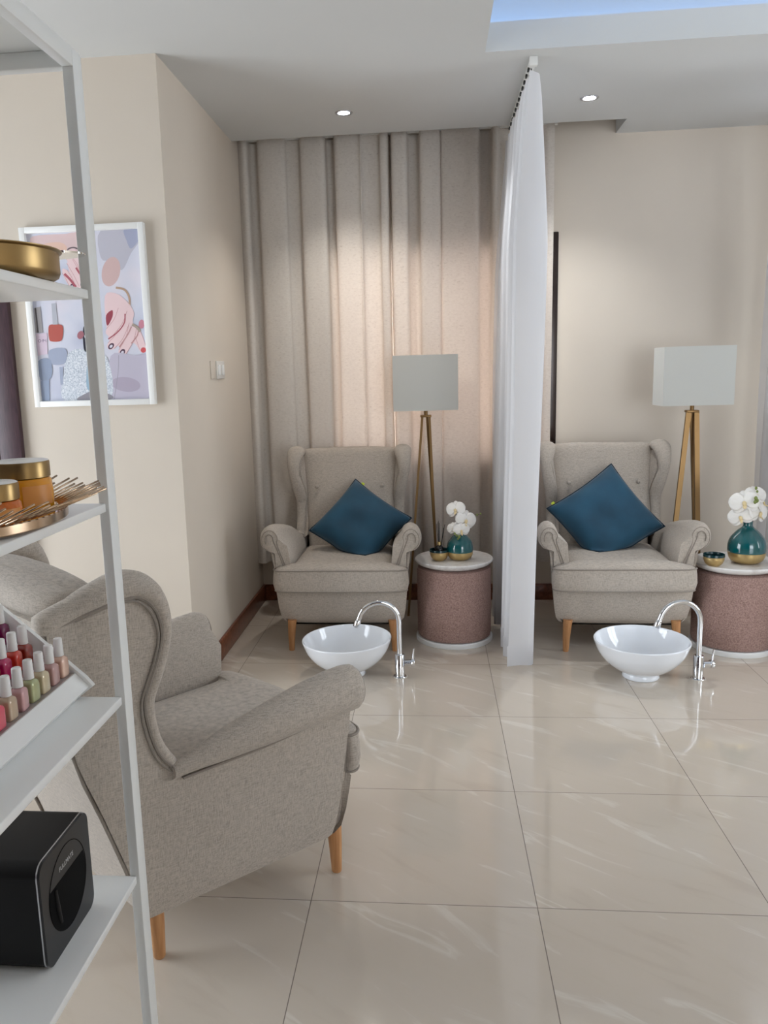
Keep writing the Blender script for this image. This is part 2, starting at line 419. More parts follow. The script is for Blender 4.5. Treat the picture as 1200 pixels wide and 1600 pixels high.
def make_armchair(label, loc, rz, group):
    R = thing('wing_armchair', label, 'armchair', loc, rz, group)
    fab, pip = M['fabric'], M['piping']
    # legs
    for sx, x, y, nm in ((1, .262, .268, 0), (-1, .262, .268, 0), (1, .205, -.268, 1), (-1, .205, -.268, 1)):
        V, F = loft([[Vector((sx*(x+dxx)+r*math.cos(k*PI/8), y+dyy+r*math.sin(k*PI/8), z)) for k in range(16)]
                     for z, r, dxx, dyy in ((0, .0125, .004, 0), (.004, .0145, .004, 0), (.08, .0185, .002, 0), (.165, .023, -.004, 0))])
        mk('leg', V, F, M['wood'], R, auto=1.0)
    # base frame with the front apron
    rings = []
    for z, hw, f1, ins in ((.136, .27, .235, 0), (.146, .300, .262, 0), (.17, .316, .276, 0), (.22, .325, .288, 0), (.28, .331, .298, 0), (.315, .334, .302, 0), (.33, .325, .295, 0)):
        rr = lerp(z, REAR)+.015; ring = []
        hr = hw-.075
        hi = hw-.018
        for a, b in ((-hi, .225), (-hr, rr), (hr, rr), (hi, .225), (hi, .258)): ring.append((a, b, z))
        n = 14
        for k in range(n+1):       # rounded front
            u = 1-2*k/n; x = u*hw
            if abs(u) == 1: x *= .995
            ring.append((x, f1-.010*abs(u)**3-.018*max(0, abs(u)-.86)/.14*max(0, abs(u)-.86)/.14, z))
        ring.append((-hi, .258, z))
        rings.append(ring)
    V, F = loft(rings); mk('frame', V, F, fab, R, auto=.9)
    # seat cushion, T shaped
    half = [(0, .338), (.15, .337), (.26, .331), (.312, .322), (.335, .302), (.339, .283), (.33, .268), (.29, .258), (.258, .24), (.252, .17), (.250, 0), (.246, -.15), (.240, -.235), (.2, -.262), (0, -.265)]
    full = half+[(-x, y) for x, y in reversed(half[1:-1])]
    full = [(p.x, p.y) for p in cr([(x, y, 0) for x, y in full], 3, True)]
    ctr = Vector((0, .2))
    def ring(z, ins, crown=0):
        out = []
        for x, y in full:
            d = Vector((x, y))-ctr; q = ctr+d*(1-ins/.30)
            out.append((q.x, q.y, z+crown*(1-(q.x/.34)**2)))
        return out
    rings = [ring(.318, .05), ring(.320, .012), ring(.33, .002), ring(.36, -.004), ring(.40, -.002), ring(.424, .001), ring(.434, .006, .004), ring(.441, .018, .008),
             ring(.447, .05, .012), ring(.452, .11, .014), ring(.455, .2, .008), ring(.457, .27, .004)]
    V, F = loft(rings); c = mk('seat_cushion', V, F, fab, R)
    edge = [(x, y, z+.001) for x, y, z in ring(.431, .001, .003)]
    tube('piping', edge, .0038, pip, c, 6, True)
    edge = ring(.325, .003); tube('piping', edge, .0032, pip, c, 6, True)
    # backrest pad
    rings = []
    FR = [(.30, -.185), (.42, -.205), (.6, -.243), (.8, -.298), (.92, -.345), (.955, -.362), (.970, -.385), (.976, -.41)]
    for z, hw, sh in ((.33, .235, 0), (.45, .242, 0), (.55, .248, 0), (.65, .254, 0), (.75, .262, 0), (.85, .273, 0), (.91, .282, 0), (.940, .288, 0), (.958, .288, .012), (.969, .282, .03), (.974, .272, .055)):
        f1, f0 = lerp(z, FR), lerp(z, REAR)+.006+sh; rg = []; n = 40; e = 4
        cf, hf = (f1+f0)/2, (f1-f0)/2
        for k in range(n):
            a = 2*PI*k/n; ca, sa = math.cos(a), math.sin(a)
            x = hw*math.copysign(abs(ca)**(2/e), ca); y = hf*math.copysign(abs(sa)**(2/e), sa)
            top = .010*(1-(x/hw)**2) if z > .9 else 0
            bul = .014*(1-(x/hw)**2) if y > 0 else 0
            rg.append((x, cf+y+bul, z+top*(z-.9)/.086))
        rings.append(rg)
    V, F = loft(rings); b = mk('backrest', V, F, fab, R, auto=1.2)
    for sx in (-1, 1):
        V, F = lathe_data([(0, .006), (.007, .005), (.011, 0), (.0095, -.006)], 14)
        Mx = Matrix.Translation((sx*.185, lerp(.775, FR)+.016, .775)) @ Matrix.Rotation(-PI/2-.05, 4, 'X') @ Matrix.Scale(1, 4)
        mk('button', [Mx @ Vector(v) for v in V], F, fab, b)
    # rear panel
    rings = []
    for z in (.15, .25, .35, .45, .55, .65, .75, .85, .92):
        f0 = lerp(z, REAR); hw = lat(f0, z)-.012
        rings.append([(hw*u, f0-.004+.004*u*u, z) for u in [k/8-1 for k in range(17)]])
    n = 17; back = [[(x, y+.02, z) for x, y, z in r] for r in rings]
    V, F = loft([r+list(reversed(bk)) for r, bk in zip(rings, back)]); bp = mk('back_panel', V, F, fab, R, auto=.8)
    for sx in (-1, 1):
        tube('piping', [(sx*(lat(lerp(z, REAR), z)-.006), lerp(z, REAR)-.004, z) for z in (.15, .2, .25, .35, .45, .55, .65, .75, .85, .92)], .004, pip, bp, 6)
    for sx in (1, -1):
        # outer side panel: arm side + wing, one continuous upholstered shell
        zs = [.145, .152, .17, .2, .24, .3, .36, .42, .46, .482]; N1, N2 = 8, 8
        V, F = [], []; TH = .05
        def row(z, both):
            f0, fm = lerp(z, REAR), -.225
            if z > .5: fm = seamfront(z)
            out = []
            for k in range(N1+1):
                f = f0+(fm-f0)*k/N1; out.append((f, z))
            if both:
                fe = lerp(z, [(.145, .210), (.152, .222), (.30, .242), (.49, .262)])
                for k in range(1, N2+1): out.append((fm+(fe-fm)*k/N2, z))
            return out
        grid = [row(z, True) for z in zs]
        # top row of the arm part follows the arm seam
        for k in range(N2+1):
            f, z = grid[-1][N1+k]; grid[-1][N1+k] = (f, lerp(f, [(-.225, .488), (0, .492), (.26, .52)]))
        up = [row(z, False) for z in (.508, .55, .6, .65, .7, .75, .8, .85, .89, .912)]
        tail = []
        for k in range(N1+1):    # rounded wing top
            f = -.512+(.512-.30)*k/N1; tail.append((f, lerp(f, [(p[0], p[1]-.004) for p in WSEAM[:4]])))
        up.append(tail)
        idx = {}
        def put(i, j, fz, side):
            f, z = fz; L = lat(f, z)
            if z < .2: L -= 0
            if z > .505: th = .060+.10*max(0, seamfront(min(z, .94))-f)
            else: th = .030
            x = L if side == 0 else L-th
            idx[(i, j, side)] = len(V); V.append((sx*x, f, z))
        rows = grid+up
        for i, rw in enumerate(rows):
            for j, fz in enumerate(rw): put(i, j, fz, 0); put(i, j, fz, 1)
        for i in range(len(rows)-1):
            m = min(len(rows[i]), len(rows[i+1]))
            for j in range(m-1):
                for s in (0, 1): F.append((idx[i, j, s], idx[i, j+1, s], idx[i+1, j+1, s], idx[i+1, j, s]))
        cnt = {}
        for f in F:
            for a, b_ in zip(f, f[1:]+f[:1]): cnt[tuple(sorted((a, b_)))] = cnt.get(tuple(sorted((a, b_))), 0)+1
        inv = {v: k for k, v in idx.items()}
        for (a, b_), c_ in list(cnt.items()):
            if c_ == 1 and inv[a][2] == 0 and inv[b_][2] == 0:
                F.append((a, b_, idx[inv[b_][0], inv[b_][1], 1], idx[inv[a][0], inv[a][1], 1]))
        wing = mk('wing', V, F, fab, R, auto=.9)
        # padded roll along the wing edge
        a = cr([(p[0], p[1], 0) for p in WOUT], 4); s = cr([(p[0], p[1], 0) for p in WSEAM], 5)
        def at(lst, u):
            x = u*(len(lst)-1); i = min(int(x), len(lst)-2); return lst[i].lerp(lst[i+1], x-i)
        pts, rad, sm = [], [], []
        for k in range(57):
            u = k/56; p, q = at(a, u), at(s, u)
            # nearest seam point to the outer point
            q = min(s, key=lambda v: (v-p).length)
            r = max(.017, (p-q).length*.62); d = (p-q).normalized() if (p-q).length > 1e-5 else Vector((1, 0, 0))
            c_ = p-d*r
            L = lat(c_.x, c_.y)
            pts.append((sx*(L-r*.75), c_.x, c_.y)); rad.append(r); sm.append((sx*(lat(q.x, q.y)+.002), q.x, q.y))
        pts = [(pts[0][0], pts[0][1]-.012, pts[0][2]-.004)]+pts; rad = [rad[0]*.7]+[max(.023, q) if i < 12 else q for i, q in enumerate(rad)]
        V, F = tube_data(pts, rad, 16)
        V = [Vector((pts[i//16][0]-sx*rad[i//16]*.45+(v.x-pts[i//16][0])*1.5, v.y, v.z)) for i, v in enumerate(V)]
        mk('wing_roll', V, F, fab, wing, auto=1.3)
        sm2 = [(sx*(lat(p.x, p.y)+.002), p.x, p.y) for p in s]
        tube('piping', sm2, .0042, pip, wing, 6)
        tube('piping', [(sx*(lat(p.x, p.y)+.0015), p.x-.009, p.y-.006) for p in s[4:]], .003, pip, wing, 6)
        # wing inner padding blends into the backrest
        # arm: inner padding + tapered roll
        st = [(-.25, .514, .016, .302), (-.19, .527, .026, .306), (-.11, .544, .040, .316), (0, .561, .052, .328), (.1, .575, .059, .337), (.18, .583, .063, .342), (.235, .584, .064, .345), (.262, .581, .061, .345), (.274, .578, .053, .344)]
        rings = []
        for f, cz, r, cl in st:
            rg = [(.248, .30), (.250, .36), (.252, .42), (.256, .455)]
            xin = min(.266, cl-.5*r+.004); rg.append((xin, max(.47, cz-r*.55)))
            for k in range(15):
                an = math.radians(170-k*(170+75)/14)
                rg.append((cl+.22*r+.78*r*math.cos(an), cz+r*math.sin(an)))
            rg += [(min(cl-.012, lat(f, .5)-.012), cz-r-.012), (lat(f, .42)-.012, .42), (lat(f, .36)-.012, .36), (lat(f, .32)-.015, .30)]
            ff = f
            rings.append([(sx*x, ff if z > .5 else min(f, .262), z) for x, z in rg])
        V, F = loft(rings); arm = mk('armrest', V, F, fab, R, auto=1.0)
        # piping on the scroll face and along the arm seam
        f, cz, r, cl = st[-1]
        face = [(sx*.272, .268, .33), (sx*.273, .268, .42), (sx*(cl-r*.5), .271, cz-r*.5)]+[(sx*(cl+.22*r+.76*r*math.cos(math.radians(170-k*24))), .272, cz+r*.97*math.sin(math.radians(170-k*24))) for k in range(11)]+[(sx*.336, .266, .50), (sx*.330, .262, .42), (sx*.324, .256, .33)]
        tube('piping', cr(face, 3), .003, pip, arm, 6)
        face = [(sx*.292, .270, .33), (sx*.294, .270, .45), (sx*(cl-r*.15), .2745, cz-r*.1)]+[(sx*(cl+.25*r+.42*r*math.cos(math.radians(150-k*30))), .2765, cz+r*.6*math.sin(math.radians(150-k*30))) for k in range(7)]
        tube('piping', cr(face, 3), .0026, pip, arm, 6)
        tube('piping', [(sx*(lat(f_, .5)+.004), f_, lerp(f_, [(-.225, .490), (0, .497), (.26, .523)])) for f_ in [-.225+.485*k/16 for k in range(17)]], .0032, pip, arm, 6)
    return R

CG = 'greige wing armchairs'
ach = math.radians(49-90)
CN = make_armchair('grey-beige linen wing armchair in the foreground behind the white shelf, seen from its side', (-.661, 2.044, 0), ach, CG)
CLY, CLX = 4.198, -.466
CRY, CRX = 4.195, .925
CL = dup(CN, (CLX, CLY, 0), PI, 'grey-beige linen wing armchair against the beige curtain, left of the white sheer curtain', CG)
CR_ = dup(CN, (CRX, CRY, 0), PI-.02, 'grey-beige linen wing armchair against the bare beige wall, right of the white sheer curtain', CG)

# ------------------------------------------------------------------ cushions
def make_cushion(label, cx_, cy_, cz_, tilt, roll, seat, size, tagcorner):
    R = thing('throw_cushion', label, 'cushion', (cx_, cy_, seat), 0, 'teal throw cushions')
    n = 34; h = size/2; V, F = [], []
    b = Vector((0, math.sin(tilt), math.cos(tilt))); a = Vector((1, 0, 0)); nn = Vector((0, -math.cos(tilt), math.sin(tilt)))
    ca, sa = math.cos(roll+PI/4), math.sin(roll+PI/4)
    ax, bx = a*ca+b*sa, -a*sa+b*ca
    C0 = Vector((0, 0, cz_-seat))
    def squash(p):
        lim = .014
        if p.z < lim:
            ov = lim-p.z
            p.z = lim-.012*(1-math.exp(-ov/.02))
            p.x *= 1+1.2*ov
            p.y -= ov*.22
        return p
    def P(u, v, s):
        # pinched square: edges curve in between the corners
        pu = u*(1-.07*(1-v*v)*abs(u)**3); pv = v*(1-.07*(1-u*u)*abs(v)**3)
        t_ = .085*((1-u**4)*(1-v**4))**.6 + .004*math.sin(7*u+3*v)*(1-u*u)*(1-v*v)
        return squash(C0+ax*(pu*h)+bx*(pv*h)+nn*(s*t_))
    for s in (1, -1):
        o = len(V)
        for i in range(n+1):
            for j in range(n+1): V.append(P(2*i/n-1, 2*j/n-1, s))
        for i in range(n):
            for j in range(n):
                k = o+i*(n+1)+j; F.append((k, k+1, k+n+2, k+n+1))
    me = mk('cushion_cover', V, F, M['teal'], R)
    bm = bmesh.new(); bm.from_mesh(me.data); bmesh.ops.remove_doubles(bm, verts=bm.verts[:], dist=1e-5)
    bmesh.ops.recalc_face_normals(bm, faces=bm.faces[:]); bm.to_mesh(me.data); bm.free()
    edge = []
    for k in range(24): edge.append(P(2*k/24-1, -1, 0))
    for k in range(24): edge.append(P(1, 2*k/24-1, 0))
    for k in range(24): edge.append(P(1-2*k/24, 1, 0))
    for k in range(24): edge.append(P(-1, 1-2*k/24, 0))
    tube('piping', edge, .0042, M['tealpipe'], R, 6, True)
    u, v, ou, ov = tagcorner
    p = P(u, v, 0); q = (ax*ou+bx*ov).normalized(); w = q.cross(nn)
    V = [p+q*dq+w*dw+nn*dn for dn in (.001, -.001) for dq, dw in ((-.006, -.009), (.016, -.009), (.016, .009), (-.006, .009))]
    mk('fabric_tag', V, [(0, 1, 2, 3), (4, 5, 6, 7), (0, 1, 5, 4), (1, 2, 6, 5), (2, 3, 7, 6), (3, 0, 4, 7)], M['lime'], R, False)['label'] = 'yellow-green fabric tag'
    return R
make_cushion('teal velvet throw cushion on the armchair left of the white sheer curtain', -.392, CLY+.072, .594, math.radians(36), math.radians(7), .463, .395, (1, .74, 1, 0))
make_cushion('teal velvet throw cushion on the armchair right of the white sheer curtain', .905, CRY+.095, .614, math.radians(27), math.radians(-10), .463, .43, (-.8, 1, 0, 1))

# ------------------------------------------------------------------ drum side tables
def make_drum(label, loc):
    R = thing('drum_side_table', label, 'side table', loc, 0, 'drum side tables')
    lathe('base_plate', [(0, 0), (.198, 0), (.200, .003), (.200, .022), (.196, .026), (0, .026)], M['white'], R, 64)
    lathe('drum', [(0, .026), (.178, .026), (.188, .03), (.192, .045), (.1925, .2), (.192, .375), (.187, .392), (.17, .398), (0, .398)], M['boucle'], R, 64)
    lathe('tabletop', [(0, .400), (.16, .400), (.190, .412), (.203, .426), (.204, .432), (.200, .437), (0, .438)], M['stone'], R, 64)
    return R
DL = make_drum('taupe drum side table with white top, holding the reed diffuser, beside the sheer curtain', (.106, 4.142, 0))
DR = dup(DL, (1.485, 4.035, 0), .7, 'taupe drum side table with white top at the right edge, holding the empty gold bowl')
ZTOP = .438

# ------------------------------------------------------------------ floor lamps
def make_lamp(label, loc, rz, bw, bt, rear):
    R = thing('floor_lamp', label, 'floor lamp', loc, rz, 'tripod floor lamps')
    zb, zt_ = 1.185, 1.487; w, d = .178, .10; th = .003
    s = boxes('lamp_shade', [((-w, -d, zb), (w, -d+th, zt_)), ((-w, d-th, zb), (w, d, zt_)), ((-w, -d+th, zb), (-w+th, d-th, zt_)), ((w-th, -d+th, zb), (w, d-th, zt_))], M['shade'], R)
    boxes('shade_ring', [((-w+th, -.004, zt_-.03), (w-th, .004, zt_-.024)), ((-.004, -d+th, zt_-.03), (.004, d-th, zt_-.024))], M['lampbrass'], s)
    lathe('bulb', [(0, 1.36), (.012, 1.358), (.026, 1.34), (.03, 1.32), (.026, 1.30), (.014, 1.27), (.013, 1.25)], M['white'], R, 20)
    lathe('stem', [(0, 1.25), (.014, 1.25), (.014, 1.19), (.0105, 1.189), (.0105, 1.155), (0, 1.155)], M['lampbrass'], R, 20)
    box('top_plate', (-.031, -.025, 1.145), (.031, .025, 1.157), M['lampbrass'], R, .002)
    for (x0, y0, x1, y1) in ((-.02, -.012, -.115, -.05), (.02, -.012, .062, -.07), (.006, .012)+rear):
        a, c = Vector((x0, y0, 1.150)), Vector((x1, y1, 0)); t_ = (c-a).normalized()
        sx = Vector((1, 0, 0)); sx = (sx-t_*sx.dot(t_)).normalized(); sy = t_.cross(sx)
        rings = [[p+sx*(bw*i)+sy*(bt*j) for i, j in ((-1, -1), (1, -1), (1, 1), (-1, 1))] for p in (a, c)]
        for q in range(4): rings[1][q].z = 0
        V, F = loft(rings); mk('leg', V, F, M['lampbrass'], R, False)
    return R
make_lamp('brass tripod floor lamp with white rectangular shade in front of the beige curtain', (-.033, 4.585, 0), 0, .0065, .010, (.066, .13))
make_lamp('brass tripod floor lamp with white rectangular shade in front of the bare beige wall', (1.372, 4.45, 0), 0, .0125, .008, (.118, .13))

# ------------------------------------------------------------------ foot basins and taps
def make_basin(label, loc, tilt, rz):
    R = thing('foot_basin', label, 'basin', loc, 0, 'white foot basins'); 
    prof = [(0, .006), (.070, .006), (.074, 0), (.080, 0), (.082, .004), (.078, .022), (.082, .026), (.12, .045), (.160, .078), (.190, .118), (.206, .158), (.210, .172), (.2085, .176), (.204, .175), (.196, .152), (.178, .112), (.148, .072), (.11, .046), (.06, .034), (.02, .031), (0, .030)]
    P2 = [(p.x, p.y) for p in cr([(a, b, 0) for a, b in prof[6:]], 4)]
    o = lathe('bowl', prof[:6]+P2, M['ceramic'], R, 72, auto=1.0)
    d = lathe('drain', [(0, .0345), (.014, .0345), (.02, .033), (.021, .0305)], M['chrome'], o, 24)
    o.rotation_euler = (math.radians(tilt[0]), math.radians(tilt[1]), 0)
    return R
make_basin('round white ceramic foot basin on the floor before the left back armchair', (-.405, 3.605, .0012), (0, -1.5), 0)
make_basin('round white ceramic foot basin on the floor before the right back armchair', (.935, 3.60, .0012), (0, 0), 0)

def make_tap(label, loc, rz):
    R = thing('gooseneck_tap', label, 'tap', loc, rz, 'chrome gooseneck taps')
    lathe('base', [(0, 0), (.030, 0), (.031, .002), (.030, .004), (.0225, .005), (.0225, .107), (.021, .109), (.012, .110), (0, .110)], M['chrome'], R, 32)
    pts = [(0, 0, .108), (0, 0, .2), (0, 0, .262)]
    for k in range(1, 15):
        a = math.radians(k*165/14); pts.append((-.093+.093*math.cos(a), -.0, .268+.093*math.sin(a)))
    e = Vector(pts[-1]); dirv = (e-Vector(pts[-2])).normalized()
    pts.append(tuple(e+dirv*.03))
    sp = tube('spout', pts, .0118, M['chrome'], R, 18)
    q = e+dirv*.012; tube('aerator', [q, q+dirv*.004, q+dirv*.034, q+dirv*.036], [.0125, .0148, .0148, .013], M['chrome'], sp, 18)
    v = tube('valve', [(.02, -.004, .066), (.05, -.004, .066), (.051, -.004, .066), (.066, -.004, .066), (.068, -.004, .066)], [.0155, .0155, .0195, .0195, .017], M['chrome'], R, 20)
    hd = tube('lever', [(.060, -.004, .074), (.062, -.004, .10), (.066, -.006, .135)], [.006, .0045, .0035], M['chrome'], v, 10)
    lathe('sealant_ring', [(0, 0), (.036, 0), (.034, .0015), (.030, .002)], mat_seal, R, 24)
    return R
mat_seal = mat('tap_sealant', srgb(206, 198, 186), .5)
make_tap('chrome gooseneck tap on the floor beside the left foot basin', (-.161, 3.575, 0), math.radians(8))
make_tap('chrome gooseneck tap on the floor beside the right foot basin', (1.180, 3.577, 0), math.radians(8))

# ------------------------------------------------------------------ things on the drum tables
def sm(prof, sub=4): return [(max(0, p.x), p.y) for p in cr([(a, b, 0) for a, b in prof], sub)]
def make_vase(label, loc, r, h, neck):
    R = thing('vase', label, 'vase', loc, 0, 'teal and gold vases')
    gz = .27*h
    base = [(0, 0), (.55*r, 0)]+sm([(.55*r, 0), (.78*r, .05*h), (.94*r, .15*h), (.985*r, gz)])
    lathe('gold_base', base, M['goldbase'], R, 56)['label'] = 'satin gold lower bowl'
    b = [(.98*r, gz), (r, gz+.004)]+sm([(r, gz+.004), (r, .38*h), (.985*r, .46*h), (.90*r, .58*h), (.72*r, .69*h), (.50*r, .79*h), (neck*1.05, .88*h), (neck, .97*h), (neck*1.03, h)])+[(neck*.9, h), (neck*.85, .9*h), (neck*.85, .7*h)]
    lathe('body', b, M['vase'], R, 56)['label'] = 'glossy teal upper body'
    return R
make_vase('teal and gold vase of white orchids on the drum table beside the reed diffuser', (.137, 4.095, ZTOP), .068, .158, .018)
make_vase('teal and gold vase of white orchids on the drum table at the right edge', (1.515, 3.985, ZTOP), .087, .205, .022)

def make_bowl(label, loc):
    R = thing('small_bowl', label, 'bowl', loc, 0, 'small gold bowls')
    out = [(0, 0), (.026, 0)]+sm([(.026, 0), (.039, .012), (.0465, .03), (.048, .044)])
    lathe('shell', out+[(.0495, .046)], M['goldbase'], R, 40)
    lathe('lining', [(.0495, .046), (.0485, .0575), (.0475, .058), (.0465, .056)]+sm([(.0455, .045), (.044, .03), (.036, .013), (.022, .006), (0, .005)]), M['bowlin'], R, 40)['label'] = 'dark teal lining and rim'
    return R
b1 = make_bowl('small gold bowl holding the black reed diffuser bottle', (.030, 4.075, ZTOP))
dup(b1, (1.343, 3.925, ZTOP), 0, 'small empty gold bowl with dark teal lining beside the right edge vase')
R = thing('reed_diffuser', 'black reed diffuser bottle with gold collar inside the small gold bowl', 'diffuser', (.030, 4.075, ZTOP+.0062), 0)
lathe('bottle', [(0, 0), (.018, 0)]+sm([(.018, 0), (.025, .01), (.0265, .03), (.025, .055), (.017, .068), (.0085, .072)])+[(.0085, .076), (0, .076)], M['blackglass'], R, 32)
lathe('collar', [(.0085, .074), (.0105, .074), (.0105, .091), (.007, .091), (.006, .080)], M['goldbase'], R, 24)
for dx_, dy_, L in ((-.012, 0, .185), (-.004, .012, .19), (.003, -.01, .19), (.03, .004, .18), (.024, -.008, .165), (-.002, .002, .2)):
    tube('reed', [(dx_*.15, dy_*.15, .03), (dx_, dy_, L)], .0014, M['reed'], R, 6)

def petal_data(L, W, curl, fold):
    n, m = 8, 8; V, F = [], []
    for i in range(n+1):
        s = i/n; w = W*(math.sin(PI*min(1, s*.93+.05))**.62)
        for j in range(m+1):
            t_ = 2*j/m-1
            V.append(Vector((t_*w*.5, L*s, curl*s*s*L-fold*t_*t_*w*.5+.0015*math.sin(9*t_+6*s))))
    for i in range(n):
        for j in range(m):
            k = i*(m+1)+j; F.append((k, k+1, k+m+2, k+m+1))
    return V, F
def add_blossom(R, c, nrm, size, spin):
    nrm = Vector(nrm).normalized(); up = Vector((0, 0, 1)); up = (up-nrm*up.dot(nrm)).normalized(); sd = up.cross(nrm)
    B = Matrix((sd, up, nrm)).transposed().to_4x4(); B.translation = Vector(c)
    B = B @ Matrix.Rotation(spin, 4, 'Z')
    parts = []
    for ang, L, W, z in ((0, .5, .40, 0), (125, .5, .38, 0), (235, .5, .38, 0), (72, .56, .72, .02), (288, .56, .72, .02)):
        V, F = petal_data(size*L, size*W, -.25 if W < .5 else -.12, .18)
        Mx = B @ Matrix.Rotation(math.radians(ang), 4, 'Z') @ Matrix.Translation((0, 0, z*size))
        parts.append(([Mx @ v for v in V], F))
    V, F = join(parts); fl = mk('blossom', V, F, M['petal'], R, smooth=True)
    md = fl.modifiers.new('thickness', 'SOLIDIFY'); md.thickness = .0011
    lp = []
    V, F = lathe_data([(0, .02), (.1, .015), (.13, -.03), (.05, -.1), (0, -.1)], 10); Mx = B @ Matrix.Translation((0, -.04*size, .09*size)) @ Matrix.Diagonal((size*.6, size*.8, size*.8, 1))
    lp.append(([Mx @ Vector(v) for v in V], F))
    V, F = petal_data(size*.24, size*.14, .7, .4); Mx = B @ Matrix.Rotation(PI, 4, 'Z') @ Matrix.Translation((0, .04*size, .06*size)); lp.append(([Mx @ v for v in V], F))
    V, F = join(lp); mk('lip', V, F, M['lip'], fl)
def bud(R, c, r):
    V, F = lathe_data([(0, -1.25), (.55, -.9), (.95, -.1), (.8, .6), (.4, 1.1), (0, 1.3)], 12)
    mk('bud', [Vector(c)+Vector(v)*r for v in V], F, M['bud'], R)
def orchid(label, loc, stem, flowers, buds, stem2=None):
    R = thing('orchid_spray', label, 'flowers', loc, 0, 'white orchid sprays')
    tube('stem', cr(stem, 5), .0022, M['stem'], R, 8)
    if stem2: tube('stem', cr(stem2, 5), .0013, M['stem'], R, 6)
    for c, nrm, s, sp in flowers: add_blossom(R, c, nrm, s, sp)
    for c, r in buds: bud(R, c, r)
    return R
orchid('white orchid spray in the teal vase beside the reed diffuser', (.137, 4.095, ZTOP+.04),
       [(0, 0, .0), (0, 0, .10), (-.008, -.003, .15), (-.02, -.01, .20), (-.03, -.012, .235)],
       [((-.022, -.02, .222), (-.35, -1, .25), .094, .15), ((.030, -.03, .168), (.35, -1, .10), .104, -.25), ((-.034, -.035, .128), (-.4, -1, .2), .066, .3), ((.006, -.05, .120), (.1, -1, -.1), .08, .1)],
       [((-.018, -.055, .095), .006), ((-.005, -.058, .09), .008), ((-.012, -.055, .078), .005), ((-.028, -.05, .104), .006), ((.088, -.005, .192), .005), ((.105, -.004, .197), .005)],
       [(0, 0, .10), (.02, .0, .15), (.06, -.004, .185), (.106, -.004, .197)])
orchid('white orchid spray in the teal vase at the right edge', (1.515, 3.985, ZTOP+.04),
       [(0, 0, .0), (.0, 0, .16), (-.006, -.003, .22), (.002, -.008, .28), (.012, -.012, .315)],
       [((-.040, -.045, .262), (-.45, -1, .35), .125, .2), ((-.052, -.04, .192), (-.5, -1, .1), .105, .35), ((.036, -.035, .21), (.6, -1, .15), .115, -.2), ((.018, -.03, .295), (.2, -1, .5), .10, 0), ((.06, .0, .255), (.9, -.6, .3), .10, .4)],
       [((.0, -.075, .287), .009), ((-.004, -.078, .270), .008), ((.006, -.074, .276), .009), ((.012, -.04, .330), .007), ((.014, -.05, .316), .006)],
       [(.0, 0, .16), (.01, -.02, .2), (.006, -.06, .26), (.004, -.072, .285)])

# ------------------------------------------------------------------ curtains
def sheet(name, prof, z0, z1, rows, mt, fn, parent=None, hem=True):
    P = cr([(a, b, 0) for a, b in prof], 5); V, F = [], []; n = len(P)
    for i in range(rows+1):
        s = i/rows; z = z1+(z0-z1)*s
        for p in P:
            x, y, dz = fn(p.x, p.y, s, p); V.append((x, y, z+dz))
    for i in range(rows):
        for j in range(n-1):
            k = i*n+j; F.append((k, k+1, k+n+1, k+n))
    return mk(name, V, F, mt, parent)
ND1 = [(22, .3), (45, 0), (62, .15), (70, .9), (100, .95), (110, .2), (160, 0), (222, .1), (235, .6), (285, .75), (296, .15), (345, 0), (395, .1), (403, .95), (434, 1), (442, .15), (490, .05), (540, .1), (552, 0), (565, .45), (625, .5), (635, .05), (655, 0), (667, .2), (671, 1.0)]
ND2 = [(655, 1.12), (668, 1.1), (677, .9), (684, .1), (715, 0), (746, .1), (756, .95), (795, .95), (803, .1), (840, 0), (880, .15), (890, .4), (900, .2), (970, .1), (1045, .1), (1055, .9), (1098, .95), (1106, .1), (1125, 0), (1140, .6), (1180, .8), (1200, .1), (1260, 0), (1300, .75), (1330, .2), (1358, .0)]
def pleat(x, y, s, p):
    w = .006*math.sin(x*19+s*3)*s
    return x+.004*math.sin(s*5+x*11)*s, 4.735+.078*y*(1-.12*s)+w, 0
CV = 'beige floor curtains'
for nd, lb in ((ND1, 'beige speckled curtain panel beside the left wall, behind the left back armchair'), (ND2, 'beige speckled curtain panel behind the floor lamp, beside the sheer curtain')):
    R = thing('window_curtain', lb, 'curtain', (0, 0, .267), 0, CV)
    o = sheet('cloth', [(-1.102+.0013117*X, d) for X, d in nd], 0, 2.70-.267, 16, M['curtain'], pleat, R)
    hm = sheet('hem', [(-1.102+.0013117*X, d) for X, d in nd], .002, .045, 2, M['curtain'], lambda x, y, s, p: (pleat(x, y, 1, p)[0], pleat(x, y, 1, p)[1]-.002, 0), o)
tag(box('curtain_rail', (XL+.01, 4.755, 2.70), (.70, 4.785, 2.72), M['track']), 'white rail in the ceiling pocket above the beige curtain', 'curtain rail')

